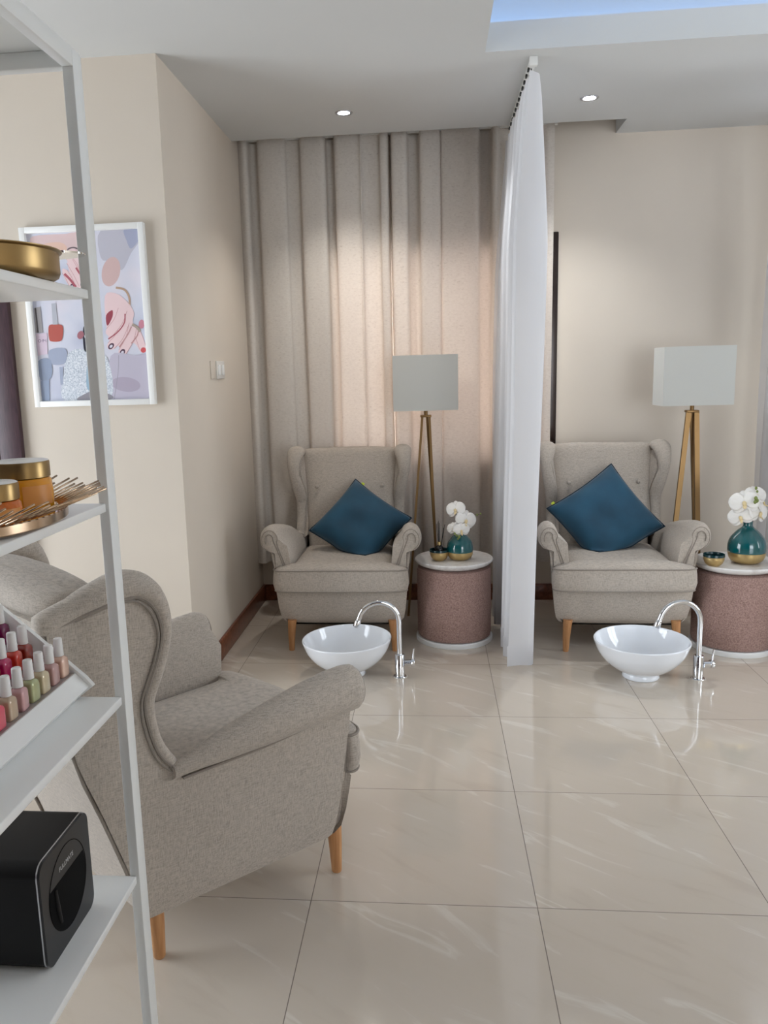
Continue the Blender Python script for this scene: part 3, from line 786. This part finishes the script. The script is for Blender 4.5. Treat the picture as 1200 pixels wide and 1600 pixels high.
def sheer(label, xtop, xbot, y0, y1, zb, seed, nf, flare):
    rnd = random.Random(seed); prof = []; x = 0
    for k in range(nf*2+1): prof.append((k/(nf*2), (1 if k % 2 else -1)*(.7+.3*rnd.random())))
    R = thing('sheer_curtain', label, 'curtain', (xbot, (y0+y1)/2, zb), 0, 'white sheer curtains')
    def fn(a, b, s, p):
        gather = .55+.45*min(1, s*2.2)
        amp = .034+.046*min(1, s*4)+.006*math.sin(s*6+a*5)
        yy = y0+(y1-y0)*a*gather*.98+(y1-y0)*(1-gather)*.0
        yy = y0+(y1-y0)*a + .012*math.sin(a*40+s*4)*s
        xx = xtop-xbot+(xbot-xtop)*s*(1-.2*a)+amp*b+.01*math.sin(s*4+a*9)*s
        if s < .02: xx = xtop-xbot+.030*b
        return xx, yy-(y0+y1)/2, -.018*s*max(0, b)*(1-a)
    o = sheet('cloth', prof, 0, 2.612-zb, 30, M['sheer'], fn, R)
    sheet('hem', prof, .0, .10, 2, M['sheer'], lambda a, b, s, p: (fn(a, b, 1, p)[0]-.002, fn(a, b, 1, p)[1], fn(a, b, 1, p)[2]), o)
    return R
sheer('white sheer curtain hanging from the ceiling between the two back armchairs', .442, .408, 3.655, 4.70, .024, 3, 8, 1.0)
sheer('white sheer curtain hanging at the right edge beside the beige wall', 1.865, 1.865, 3.72, 4.70, .024, 5, 8, .6)
def track(label, x, y0, y1):
    R = thing('curtain_track', label, 'curtain track', (x, y0, ZC), 0, 'white ceiling curtain tracks')
    box('rail', (-.013, 0, -.022), (.013, y1-y0, 0), M['track'], R, .002)
    box('end_cap', (-.017, -.012, -.036), (.017, .012, 0), M['track'], R, .003)
    for k in range(12):
        yy = .07+k*(y1-y0-.1)/11
        boxes('glider', [((-.016, yy-.014, -.031), (-.008, yy+.014, -.020)), ((-.002, yy-.002, -.05), (.002, yy+.002, -.022))], M['hook'], R)
track('white ceiling curtain track above the sheer curtain between the armchairs', .435, 3.668, 4.60)
track('white ceiling curtain track above the sheer curtain at the right edge', 1.865, 3.73, 4.83)

# ------------------------------------------------------------------ downlights
def downlight(label, x, y, s):
    R = thing('downlight', label, 'ceiling light', (x, y, ZC), 0, 'recessed ceiling downlights')
    lathe('trim_ring', [(.028, .004), (.030, -.003), (.040, -.005), (.044, -.0005), (.044, .0)], M['silver'], R, 32)
    lathe('lens', [(0, -.0025), (.020, -.003), (.0295, -.0015)], emit('lamp_lens', (.82, .92, 1, 1), s), R, 24)
    return R
downlight('round recessed ceiling downlight left of the sheer curtain, above the left back armchair', -.415, 4.241, 14)
downlight('round recessed ceiling downlight beyond the sheer curtain at the right edge', 1.953, 4.24, 40)
downlight('round recessed ceiling downlight right of the sheer curtain, glowing bright', .769, 4.24, 40)

# ------------------------------------------------------------------ wall switches
R = thing('light_switch', 'white two-rocker light switch on the left wall', 'light switch', (XL, 4.085, 1.39), 0)
box('face_plate', (0, -.075, 0), (.008, .075, .088), M['plastic'], R, .002)
for y in (-.038, .034): box('rocker', (.008, y-.018, .018), (.0125, y+.018, .07), M['white'], R, .002)
tag(box('blank_wall_plate', (XL, 3.908, 1.391), (XL+.005, 3.995, 1.478), M['wall'], None, .0015), 'beige blank plate on the left wall beside the light switch', 'wall plate')

# ------------------------------------------------------------------ framed picture
PX0, PX1, PZ0, PZ1 = -1.692, -1.162, 1.292, 2.028
R = thing('framed_picture', 'white framed manicure photograph on the wall left of the corner', 'picture', ((PX0+PX1)/2, YP, PZ0), 0)
W_, H_ = PX1-PX0, PZ1-PZ0; fw, fd = .024, .03
boxes('picture_frame', [((-W_/2, -fd, 0), (-W_/2+fw, 0, H_)), ((W_/2-fw, -fd, 0), (W_/2, 0, H_)), ((-W_/2+fw, -fd, 0), (W_/2-fw, 0, fw)), ((-W_/2+fw, -fd, H_-fw), (W_/2-fw, 0, H_))], M['white'], R, .0015)
TL, TR, BRc, BLc = (145, 150), (920, 122), (1020, 1258), (270, 1278)
def uv(px, py):
    u, v = .5, .5
    for _ in range(12):
        x = (1-u)*(1-v)*TL[0]+u*(1-v)*TR[0]+u*v*BRc[0]+(1-u)*v*BLc[0]; y = (1-u)*(1-v)*TL[1]+u*(1-v)*TR[1]+u*v*BRc[1]+(1-u)*v*BLc[1]
        u += (px-x)/775; v += (py-y)/1130
    return u, v
iw, ih = W_-2*fw, H_-2*fw
LAYER = [0]
def pp(px, py, lay):
    lay = LAYER[0]*.3
    u, v = uv(px, py); return Vector((-iw/2+iw*min(1, max(0, u)), -.012-.00012*lay, fw+ih*(1-min(1, max(0, v)))))
pm = {}
def pcol(k, c):
    if k not in pm:
        pm[k] = mat('print_'+k, c, .35, Coat_Weight=.2)
    return pm[k]
m = mat('print_backdrop', srgb(208, 210, 226), .35); t = NT(m)
t.lk(t.ramp(t.noise(5, 2), [(.3, srgb(190, 194, 214)), (.5, srgb(214, 216, 230)), (.7, srgb(226, 220, 230))]), t.b.inputs['Base Color']); pm['backdrop'] = m
m = mat('print_glitter', srgb(214, 218, 228), .35); t = NT(m)
t.lk(t.ramp(t.noise(160, 3, rough=.8), [(.35, srgb(168, 178, 192)), (.5, srgb(210, 216, 226)), (.65, srgb(244, 246, 250))]), t.b.inputs['Base Color']); pm['glitter'] = m
PV, PF, PI_ = [], [], []; pnames = []
def shape(k, pts, col, lay, smooth=True):
    mt = pcol(k, col); LAYER[0] += 1
    if k not in pnames: pnames.append(k)
    q = [pp(a.x, a.y, lay) for a in cr([(a, b, 0) for a, b in pts], 4, True)] if smooth else [pp(a, b, lay) for a, b in pts]
    b = len(PV); PV.extend(q); PF.append(tuple(range(b, b+len(q)))); PI_.append(pnames.index(k))
def ell(k, cx_, cy_, rx, ry, rot, col, lay):
    ca, sa = math.cos(math.radians(rot)), math.sin(math.radians(rot))
    shape(k, [(cx_+rx*math.cos(a)*ca-ry*math.sin(a)*sa, cy_+rx*math.cos(a)*sa+ry*math.sin(a)*ca) for a in [2*PI*i/12 for i in range(12)]], col, lay)
def stroke(k, pts, w, col, lay):
    L = cr([(a, b, 0) for a, b in pts], 5); A, B = [], []
    for i, p in enumerate(L):
        d = (L[min(i+1, len(L)-1)]-L[max(i-1, 0)]).normalized(); nrm = Vector((-d.y, d.x, 0))
        A.append((p.x+nrm.x*w, p.y+nrm.y*w)); B.append((p.x-nrm.x*w, p.y-nrm.y*w))
    shape(k, A+B[::-1], col, lay, False)
shape('backdrop', [TL, TR, BRc, BLc], None, 0, False)
shape('sleeve', [(660, 128), (915, 124), (925, 200), (870, 280), (810, 390), (740, 330), (665, 310)], srgb(196, 194, 206), 1)
shape('sleeve_shade', [(820, 126), (915, 124), (924, 190), (870, 250), (840, 200)], srgb(170, 174, 198), 2)
shape('skin_soft', [(190, 165), (420, 150), (560, 140), (600, 330), (560, 420), (440, 330), (330, 250), (200, 230)], srgb(226, 200, 200), 1)
shape('glow', [(270, 215), (380, 205), (430, 240), (400, 290), (300, 250)], srgb(232, 196, 180), 2)
ell('forearm', 735, 400, 62, 98, 12, srgb(214, 184, 182), 2)
shape('skin', [(432, 258), (470, 240), (530, 270), (565, 350), (600, 520), (540, 520), (480, 450), (440, 370)], srgb(238, 210, 212), 3)
shape('skin', [(400, 380), (450, 400), (510, 470), (560, 540), (480, 520), (420, 450)], srgb(238, 210, 212), 3)
def finger(pts, w, tip=None, c=srgb(238, 210, 212)):
    stroke('finger_edge', pts, w+3, srgb(206, 156, 158), 5); stroke('skin_light', pts, w, c, 5)
    (ax_, ay_), (bx_, by_) = pts[-2], pts[-1]
    ell('skin_light', bx_, by_, w, w, 0, None, 5)
    if tip:
        an = math.degrees(math.atan2(by_-ay_, bx_-ax_)); ell('nail', bx_, by_+2, w*.9, w*.62, an, srgb(92, 66, 84), 6); ell('gem', bx_, by_+3, w*.45, w*.32, an, srgb(228, 224, 234), 7)
finger([(470, 270), (520, 330), (553, 400)], 24, True); finger([(450, 330), (500, 410), (540, 486)], 22, True); finger([(415, 395), (445, 440), (470, 492)], 18, True)
stroke('seam', [(425, 285), (440, 250), (478, 240), (520, 256)], 5, srgb(120, 104, 108), 4)
stroke('crease', [(494, 372), (520, 410), (556, 452)], 6, srgb(178, 92, 104), 4)
stroke('crease', [(415, 412), (455, 450), (495, 500)], 8, srgb(178, 92, 104), 4)
stroke('bracelet', [(770, 505), (830, 520), (862, 570), (866, 640)], 7, srgb(190, 160, 138), 3)
shape('skin', [(696, 560), (775, 545), (850, 600), (896, 670), (890, 740), (935, 790), (975, 880), (985, 930), (950, 940), (915, 890), (885, 880), (850, 940), (825, 965), (798, 950), (802, 905), (765, 895), (740, 920), (722, 905), (730, 860), (712, 780)], srgb(234, 202, 200), 4)
shape('palm', [(706, 690), (748, 655), (750, 700), (716, 760)], srgb(160, 74, 88), 5)
finger([(905, 770), (935, 840), (962, 915)], 22); finger([(890, 760), (870, 850), (822, 938)], 27, True); finger([(840, 730), (800, 830), (744, 896)], 27, True); finger([(820, 650), (790, 730), (735, 800)], 30)
stroke('crease', [(724, 850), (790, 800), (832, 740), (836, 680)], 4, srgb(178, 92, 104), 5)
stroke('finger_line', [(800, 905), (850, 830), (882, 765)], 4, srgb(200, 152, 152), 5)
stroke('finger_line', [(882, 880), (920, 830), (930, 790)], 4, srgb(200, 152, 152), 5)
stroke('ring', [(885, 752), (915, 768), (942, 800)], 9, srgb(176, 160, 148), 6)
ell('red_nail', 965, 925, 18, 18, 0, srgb(208, 92, 96), 6)
ell('pink_spot', 950, 750, 20, 30, 0, srgb(206, 140, 156), 1)
shape('table', [(742, 965), (900, 960), (1000, 975), (1020, 1255), (760, 1262)], srgb(196, 190, 206), 1)
ell('table_shade', 850, 1160, 100, 50, 8, srgb(180, 170, 188), 2)
stroke('table_line', [(797, 960), (795, 1080), (772, 1262)], 2, srgb(160, 156, 170), 3)
shape('glitter', [(440, 960), (520, 915), (610, 940), (720, 980), (745, 1262), (430, 1272), (420, 1100)], None, 1)
shape('glitter_shade', [(520, 1270), (570, 1225), (640, 1205), (745, 1230), (748, 1262)], srgb(150, 146, 154), 2)
shape('red_polish', [(310, 768), (330, 750), (385, 750), (410, 768), (408, 840), (390, 864), (330, 864), (314, 840)], srgb(186, 92, 82), 3)
shape('grey_cap', [(328, 610), (358, 606), (375, 750), (340, 752)], srgb(186, 188, 198), 3, False)
shape('reflection', [(318, 925), (430, 915), (436, 1000), (400, 1022), (330, 1015)], srgb(166, 174, 196), 2)
shape('reflection', [(390, 1040), (415, 1040), (418, 1160), (400, 1165)], srgb(166, 174, 196), 2, False)
shape('silver_cap', [(206, 640), (250, 630), (272, 805), (222, 806)], srgb(166, 162, 164), 3, False)
shape('cap_line', [(212, 640), (222, 638), (244, 805), (232, 806)], srgb(88, 84, 88), 4, False)
shape('pale_polish', [(222, 812), (300, 808), (306, 950), (240, 962)], srgb(222, 204, 220), 3, False)
shape('grey_glass', [(242, 1000), (325, 990), (335, 1110), (262, 1130)], srgb(150, 162, 186), 2)
shape('cap_line2', [(262, 1135), (320, 1130), (326, 1272), (276, 1274)], srgb(158, 172, 198), 2, False)
shape('black_polish', [(550, 778), (575, 765), (655, 765), (668, 790), (660, 925), (630, 945), (580, 940), (556, 910)], srgb(44, 42, 54), 4)
shape('black_cap', [(585, 695), (640, 692), (645, 766), (588, 768)], srgb(52, 50, 60), 4, False)
ell('finger_tip', 533, 822, 22, 28, 20, srgb(170, 110, 120), 3)
shape('blue_bottle', [(580, 1040), (600, 1028), (680, 1030), (690, 1190), (620, 1205), (582, 1180)], srgb(158, 186, 206), 3)
mk('print', PV, PF, [pm[k] for k in pnames], R, False, midx=PI_)['label'] = 'glossy print of two hands with polished nails and nail polish bottles'
for px_, py_, sz, c_ in ((607, 832, .030, srgb(220, 216, 224)), (268, 862, .018, srgb(110, 84, 120))):
    me = text_data('O·P·I', sz, .00005); q = pp(px_, py_, 8)
    me.transform(Matrix.Translation(q) @ Matrix.Rotation(PI/2, 4, 'X')); me.materials.append(mat('print_lettering', c_, .5))
    o = bpy.data.objects.new('lettering', me); link(o, R)

# ------------------------------------------------------------------ white shelf unit
SXR, SY1, SY0, SXL = -.5655, 1.385, .42, -.945
R = thing('shelf_unit', 'white metal shelf unit standing at the left edge, in front of the foreground armchair', 'shelf', ((SXR+SXL)/2, (SY0+SY1)/2, 0), 0)
ox, oy = (SXR+SXL)/2, (SY0+SY1)/2
def sb(name, lo, hi, m_, p, bev=.0012): return box(name, (lo[0]-ox, lo[1]-oy, lo[2]), (hi[0]-ox, hi[1]-oy, hi[2]), m_, p, bev)
pw, pd = .0185, .035; SH = 1.917
for x0 in (SXR-pw, SXL):
    for y0 in (SY1-pd, SY0):
        p_ = sb('post', (x0, y0, 0), (x0+pw, y0+pd, SH), M['shelfmetal'], R)
        gx = x0-.0035 if x0 > -.7 else x0+pw
        sb('flange', (gx, y0+.009, .02), (gx+.0035, y0+.026, SH-.02), M['shelfmetal'], p_, .0005)
for x0 in (SXR-pw, SXL): sb('rail', (x0, SY0+pd, SH-.026), (x0+pw, SY1-pd, SH), M['shelfmetal'], R)
for y0 in (SY1-pd, SY0): sb('rail', (SXL+pw, y0, SH-.026), (SXR-pw, y0+.02, SH), M['shelfmetal'], R)
sb('top_board', (SXL+.002, SY0+.002, SH), (SXR-.002, SY1-.002, SH+.004), M['shelfmetal'], R, .0008)
SHELF = [.461, .823, 1.182, 1.5445]
for z in SHELF+[.11]: sb('shelf_board', (SXL+.004, SY0+.002, z-.0155), (SXR-.0055, SY1-pd-.0005, z), M['white'], R, .0018)

# gold dish on the upper shelf
R = thing('brass_dish', 'round brass dish with a flat handle on the upper shelf', 'dish', (-.668, 1.195, SHELF[3]+.0006), 0)
lathe('dish_body', [(0, 0), (.098, 0), (.109, .006), (.1115, .012), (.1115, .040), (.116, .0425), (.116, .044), (.109, .0435), (.1075, .012), (.1, .006), (0, .005)], M['brass'], R, 64)
V, F = [], []
ring_o = [(.055+.072*math.cos(a), .08+.042*math.sin(a)) for a in [2*PI*k/28 for k in range(28)]]
V, F = loft([[(x, y, z) for x, y in ring_o] for z in (.0445, .0475)]); mk('handle', V, F, M['mirror'], R, auto=.6)['label'] = 'flat polished handle plate'
R = thing('dropper_bottle', 'dark capped bottle standing in the brass dish', 'bottle', (-.715, 1.17, SHELF[3]+.0075), 0)
lathe('glass', [(0, 0), (.022, 0), (.024, .004), (.024, .055), (.018, .066), (.012, .07)], M['white'], R, 28)
lathe('cap', [(0, .103), (.0125, .103), (.0135, .101), (.0135, .069), (0, .069)], M['blackglass'], R, 28)

# tray of brass rods with amber jars
TCX, TCY, TA, TB = -.690, 1.130, .130, .175
R = thing('rod_edged_tray', 'oval mirrored tray edged with slanting rose gold rods on the middle shelf', 'tray', (TCX, TCY, SHELF[2]), 0)
def oval(a, b, z, n=56): return [(a*math.cos(2*PI*k/n), b*math.sin(2*PI*k/n), z) for k in range(n)]
V, F = loft([oval(TA-.012, TB-.012, .0045), oval(TA-.002, TB-.002, .004), oval(TA, TB, .006), oval(TA, TB, .018), oval(TA-.003, TB-.003, .019), oval(TA-.006, TB-.006, .0085)]); mk('tray_rim', V, F, M['rose'], R, auto=.6)
V, F = loft([oval(TA-.006, TB-.006, .005), oval(TA-.006, TB-.006, .0092)]); mk('mirror_plate', V, F, M['mirror'], R, auto=.6)
for k in range(4):
    a = PI/4+k*PI/2; V, F = lathe_data([(0, 0), (.004, 0), (.0065, .002), (.0045, .0046), (0, .0046)], 14, (TA-.014)*math.cos(a), (TB-.014)*math.sin(a)); mk('foot', V, F, M['rose'], R)
rnd = random.Random(11)
for k in range(64):
    a = 2*PI*k/64; p = Vector(((TA-.003)*math.cos(a), (TB-.003)*math.sin(a), .019))
    rad_ = Vector((math.cos(a), math.sin(a)*1.0, 0)).normalized(); d = (rad_*.55+Vector((.38, .42, 0))*.9+Vector((0, 0, .40))).normalized()
    L = .05+.028*rnd.random()
    tube('rod', [p-d*.012+Vector((0, 0, .0045)), p+d*L], .0017, M['rose'], R, 6)
amber = mat('amber_glass', srgb(242, 164, 40), .12, Transmission_Weight=.2, IOR=1.3, Coat_Weight=.4)
amber2 = mat('amber_glass_deep', srgb(224, 118, 40), .14, Transmission_Weight=.2, IOR=1.3, Coat_Weight=.4)
labelm = mat('amber_label', srgb(224, 150, 72), .4)
def jar(label, x, y, r, h, lid, am):
    R = thing('amber_jar', label, 'jar', (x, y, SHELF[2]+.0095), 0, 'amber cosmetic jars')
    lathe('glass', [(0, 0), (r-.006, 0), (r, .004), (r+.0008, h*.5), (r-.001, h-.004), (r-.004, h), (0, h)], am, R, 48)
    lathe('lid', [(0, h+lid), (r-.006, h+lid), (r-.003, h+lid-.0015), (r-.002, h+lid-.004), (r-.002, h+.0015), (0, h+.0015)], [M['brass'], M['white']], R, 48, midx=[1, 1, 0, 0, 0])
    V, F = [], []
    for k in range(9):
        a = math.radians(-62+k*8)
        for z in (.012, h-.010): V.append(((r+.0012)*math.cos(a), (r+.0012)*math.sin(a), z))
    F = [(2*k, 2*k+2, 2*k+3, 2*k+1) for k in range(8)]
    mk('paper_label', V, F, labelm, R)
jar('large amber jar with gold lid on the rod-edged tray', -.655, 1.225, .047, .053, .028, amber)
jar('small amber jar with gold lid in front of the large amber jar', -.630, 1.096, .037, .036, .027, amber2)

# nail polish display
R = thing('polish_display', 'white stepped display stand of nail polish on the lower shelf', 'display stand', (-.71, 1.05, SHELF[1]), 0)
bx, by, bz = -.71, 1.05, SHELF[1]
PR = [(-.650, 0), (-.626, .024), (-.650, .0485), (-.695, .0485), (-.695, .077), (-.750, .077), (-.750, .1055), (-.805, .1055), (-.805, 0)]
yA, yB = .72, 1.349
def prism(name, prof, y0, y1, m_, p):
    V = [(x-bx, y0-by, z) for x, z in prof]+[(x-bx, y1-by, z) for x, z in prof]; n = len(prof)
    F = [tuple(range(n)), tuple(range(n, 2*n))]+[(i, (i+1) % n, (i+1) % n+n, i+n) for i in range(n)]
    return mk(name, V, F, m_, p, False)
prism('step_base', PR, yA, yB-.010, M['white'], R)
prism('end_panel', [(-.650, 0), (-.619, .024), (-.632, .040), (-.815, .205), (-.83, .205), (-.83, 0)], yB-.010, yB, M['white'], R)
tread = mat('grey_tread', srgb(170, 160, 156), .3)
for x0, x1, z in ((-.694, -.6515, .0485), (-.749, -.6965, .077), (-.804, -.7515, .1055)): boxes('tread_mat', [((x0-bx, yA-by, z), (x1-bx, yB-.0105-by, z+.0012))], tread, R)
def make_bottle(label, loc, col, shimmer, rz):
    R = thing('nail_polish_bottle', label, 'nail polish', loc, rz, 'nail polish bottles on the display stand')
    rings = []
    for z, h, e in ((0, .0105, 5), (.001, .0118, 5), (.004, .0125, 5), (.030, .0123, 5), (.0345, .0112, 4.5), (.0372, .0086, 2.6), (.039, .0072, 2)):
        rings.append([(h*math.copysign(abs(math.cos(a))**(2/e), math.cos(a)), h*math.copysign(abs(math.sin(a))**(2/e), math.sin(a)), z) for a in [2*PI*k/28 for k in range(28)]])
    V, F = loft(rings); mk('bottle_glass', V, F, mat('polish', col, .08 if not shimmer else .18, .0 if not shimmer else .25, Coat_Weight=.9, Coat_Roughness=.03), R, auto=1.0)
    lathe('cap', [(0, .0715), (.0068, .0715), (.0076, .070), (.0084, .041), (.0084, .0393), (0, .0393)], M['cap'], R, 24)
    return R
row1 = [('pale peach', (226, 188, 168), 1), ('dusty mauve', (190, 150, 146), 1), ('cream', (206, 190, 158), 1), ('pale green', (176, 180, 134), 1), ('soft pink', (206, 160, 162), 1), ('beige', (196, 172, 146), 1), ('coral pink', (216, 72, 94), 0), ('rose', (200, 80, 110), 0)]
row2 = [('brick red', (142, 38, 22), 0), ('orange red', (206, 52, 30), 0), ('magenta', (190, 22, 96), 0), ('crimson', (170, 20, 50), 0), ('fuchsia', (200, 30, 110), 0)]
row3 = [('plum', (120, 30, 80), 0), ('deep pink', (190, 24, 120), 0), ('violet pink', (196, 24, 124), 0), ('hot pink', (206, 24, 120), 0)]
for rows, x, z, yst, lev in ((row1, -.6685, .0499, 1.320, 'front step'), (row2, -.7230, .0784, 1.302, 'middle step'), (row3, -.778, .1069, 1.330, 'top step')):
    for k, (nm, c, s) in enumerate(rows):
        make_bottle('%s nail polish bottle with white cap on the %s of the display' % (nm, lev), (x, yst-.0365*k, bz+z), srgb(*c), s, rnd.uniform(-.12, .12))
# nail printer on the bottom shelf
NX, NY0, NY1, NH = -.622, 1.090, 1.272, .186
R = thing('nail_printer', 'black box-shaped nail printer with round opening on the lowest visible shelf', 'nail printer', (NX-.11, (NY0+NY1)/2, SHELF[0]), 0)
hw = (NY1-NY0)/2
def rrect(hw_, h, r, n=6):
    pts = []
    for cx_, cz_, a0 in ((hw_-r, r, -90), (hw_-r, h-r, 0), (-hw_+r, h-r, 90), (-hw_+r, r, 180)):
        for k in range(n+1):
            a = math.radians(a0+90*k/n); pts.append((cx_+r*math.cos(a), cz_+r*math.sin(a)))
    return pts
def extr(name, prof, x0, x1, m_, p, auto=.6):
    V, F = loft([[(x, a, b) for a, b in prof] for x in (x0, x1)]); return mk(name, V, F, m_, p, auto=auto)
extr('body', rrect(hw-.001, NH, .022), -.11, .106, M['black'], R)
extr('silver_trim', rrect(hw, NH, .022), .106, .1085, M['silver'], R)['label'] = 'thin silver edge around the front'
fp = extr('front_panel', rrect(hw-.0015, NH-.0015, .021), .1085, .112, M['blackgloss'], R)
circ = lambda r_, zc_, n=48: [(r_*math.cos(2*PI*k/n), zc_+r_*1.06*math.sin(2*PI*k/n)) for k in range(n)]
tube('cover_outline', [(.1122, a, b) for a, b in circ(.068, .097)], .0007, M['void'], fp, 6, True)
op = [(a, b) for a, b in circ(.066, .095, 96) if b < .122]
op.sort(key=lambda q: math.atan2(q[1]-.095, q[0]) if math.atan2(q[1]-.095, q[0]) < PI/2 and True else math.atan2(q[1]-.095, q[0]))
op = sorted(op, key=lambda q: (math.atan2(q[1]-.095, q[0])-PI/2) % (2*PI))
extr('opening', op, .1095, .1124, M['void'], fp)['label'] = 'flat black plate painted as the dark finger opening'  # flat plate without depth; the hollow's shade is painted black
tube('inner_guide', [(.1126, -.046, .118), (.1126, -.044, .085), (.1126, -.036, .052)], [.003, .005, .003], M['black'], fp, 8)
me = text_data('FULLMATE', .0112, .0001)
me.transform(Matrix.Translation((.1122, .0, .139)) @ Matrix.Rotation(PI/2, 4, 'Z') @ Matrix.Rotation(PI/2, 4, 'X')); me.materials.append(mat('printer_lettering', srgb(206, 206, 206), .5))
link(bpy.data.objects.new('lettering', me), fp)
for a, b in ((-.09, -.06), (-.09, .06), (.09, -.06), (.09, .06)):
    V, F = lathe_data([(0, 0), (.006, 0), (.006, .002), (0, .002)], 12, a, b); mk('foot', V, F, M['darkrubber'], R)

# ------------------------------------------------------------------ light
w = bpy.data.worlds.new('daylight'); scene.world = w; w.use_nodes = True
bg = w.node_tree.nodes['Background']; bg.inputs[0].default_value = (.86, .93, 1.0, 1); bg.inputs[1].default_value = 5.0
def area(name, loc, rot, sx, sy, e, col=(1, 1, 1), portal=False):
    l = bpy.data.lights.new(name, 'AREA'); l.shape = 'RECTANGLE'; l.size = sx; l.size_y = sy; l.energy = e; l.color = col
    o = bpy.data.objects.new(name, l); COL.objects.link(o); o.location = loc; o.rotation_euler = rot
    if portal: l.cycles.is_portal = True
    return o
area('added_window_portal', ((SX0+SX1)/2, YR-.02, (SZ0+SZ1)/2), (PI/2, 0, 0), SX1-SX0, SZ1-SZ0, 1, portal=True)  # sampling portal of the added rear window
area('glazed_door_portal', (XW+.02, (GY0+GY1)/2, GZ1/2), (PI/2, 0, -PI/2), GY1-GY0, GZ1, 1, portal=True)
area('side_window_portal', (XR-.02, (RW0+RW1)/2, (RWZ0+RWZ1)/2), (PI/2, 0, PI/2), RW1-RW0, RWZ1-RWZ0, 1, portal=True)
area('window_portal', ((WX0+WX1)/2, YB+.02, (WZ0+WZ1)/2), (-PI/2, 0, 0), WX1-WX0-.17, WZ1-WZ0-.17, 1, portal=True)
def spot(name, loc, e, col, ang=110, size=.03):
    l = bpy.data.lights.new(name, 'SPOT'); l.energy = e; l.color = col; l.spot_size = math.radians(ang); l.spot_blend = .7; l.shadow_soft_size = size
    o = bpy.data.objects.new(name, l); COL.objects.link(o); o.location = loc; return o
spot('downlight_beam', (-.415, 4.241, ZC-.012), 20, (1, .96, .90))
spot('downlight_beam', (.769, 4.24, ZC-.012), 26, (.95, .98, 1))
spot('downlight_beam', (1.953, 4.24, ZC-.012), 26, (.95, .98, 1))

# ------------------------------------------------------------------ camera
f, pitch, yaw, roll, hc = 1259.38, .1747, .0975, .0284, 1.3918
cyw, syw = math.cos(yaw), math.sin(yaw)
fwd = Vector((-syw*math.cos(pitch), cyw*math.cos(pitch), -math.sin(pitch))); right = Vector((cyw, syw, 0)); down = fwd.cross(right)
r2 = right*math.cos(roll)+down*math.sin(roll); d2 = -right*math.sin(roll)+down*math.cos(roll)
cam = bpy.data.cameras.new('camera'); co = bpy.data.objects.new('camera', cam); COL.objects.link(co)
m4 = Matrix((r2, -d2, -fwd)).transposed().to_4x4(); m4.translation = Vector((0, 0, hc)); co.matrix_world = m4
cam.sensor_fit = 'VERTICAL'; cam.sensor_height = 32; cam.sensor_width = 24; cam.lens = f*32/1600
cam.shift_x = (600-555.14)/1600; cam.shift_y = (807.67-800)/1600; cam.clip_start = .05
scene.camera = co
vs = scene.view_settings; vs.view_transform = 'Standard'; vs.look = 'None'; vs.exposure = .64; vs.gamma = 1; vs.use_curve_mapping = False
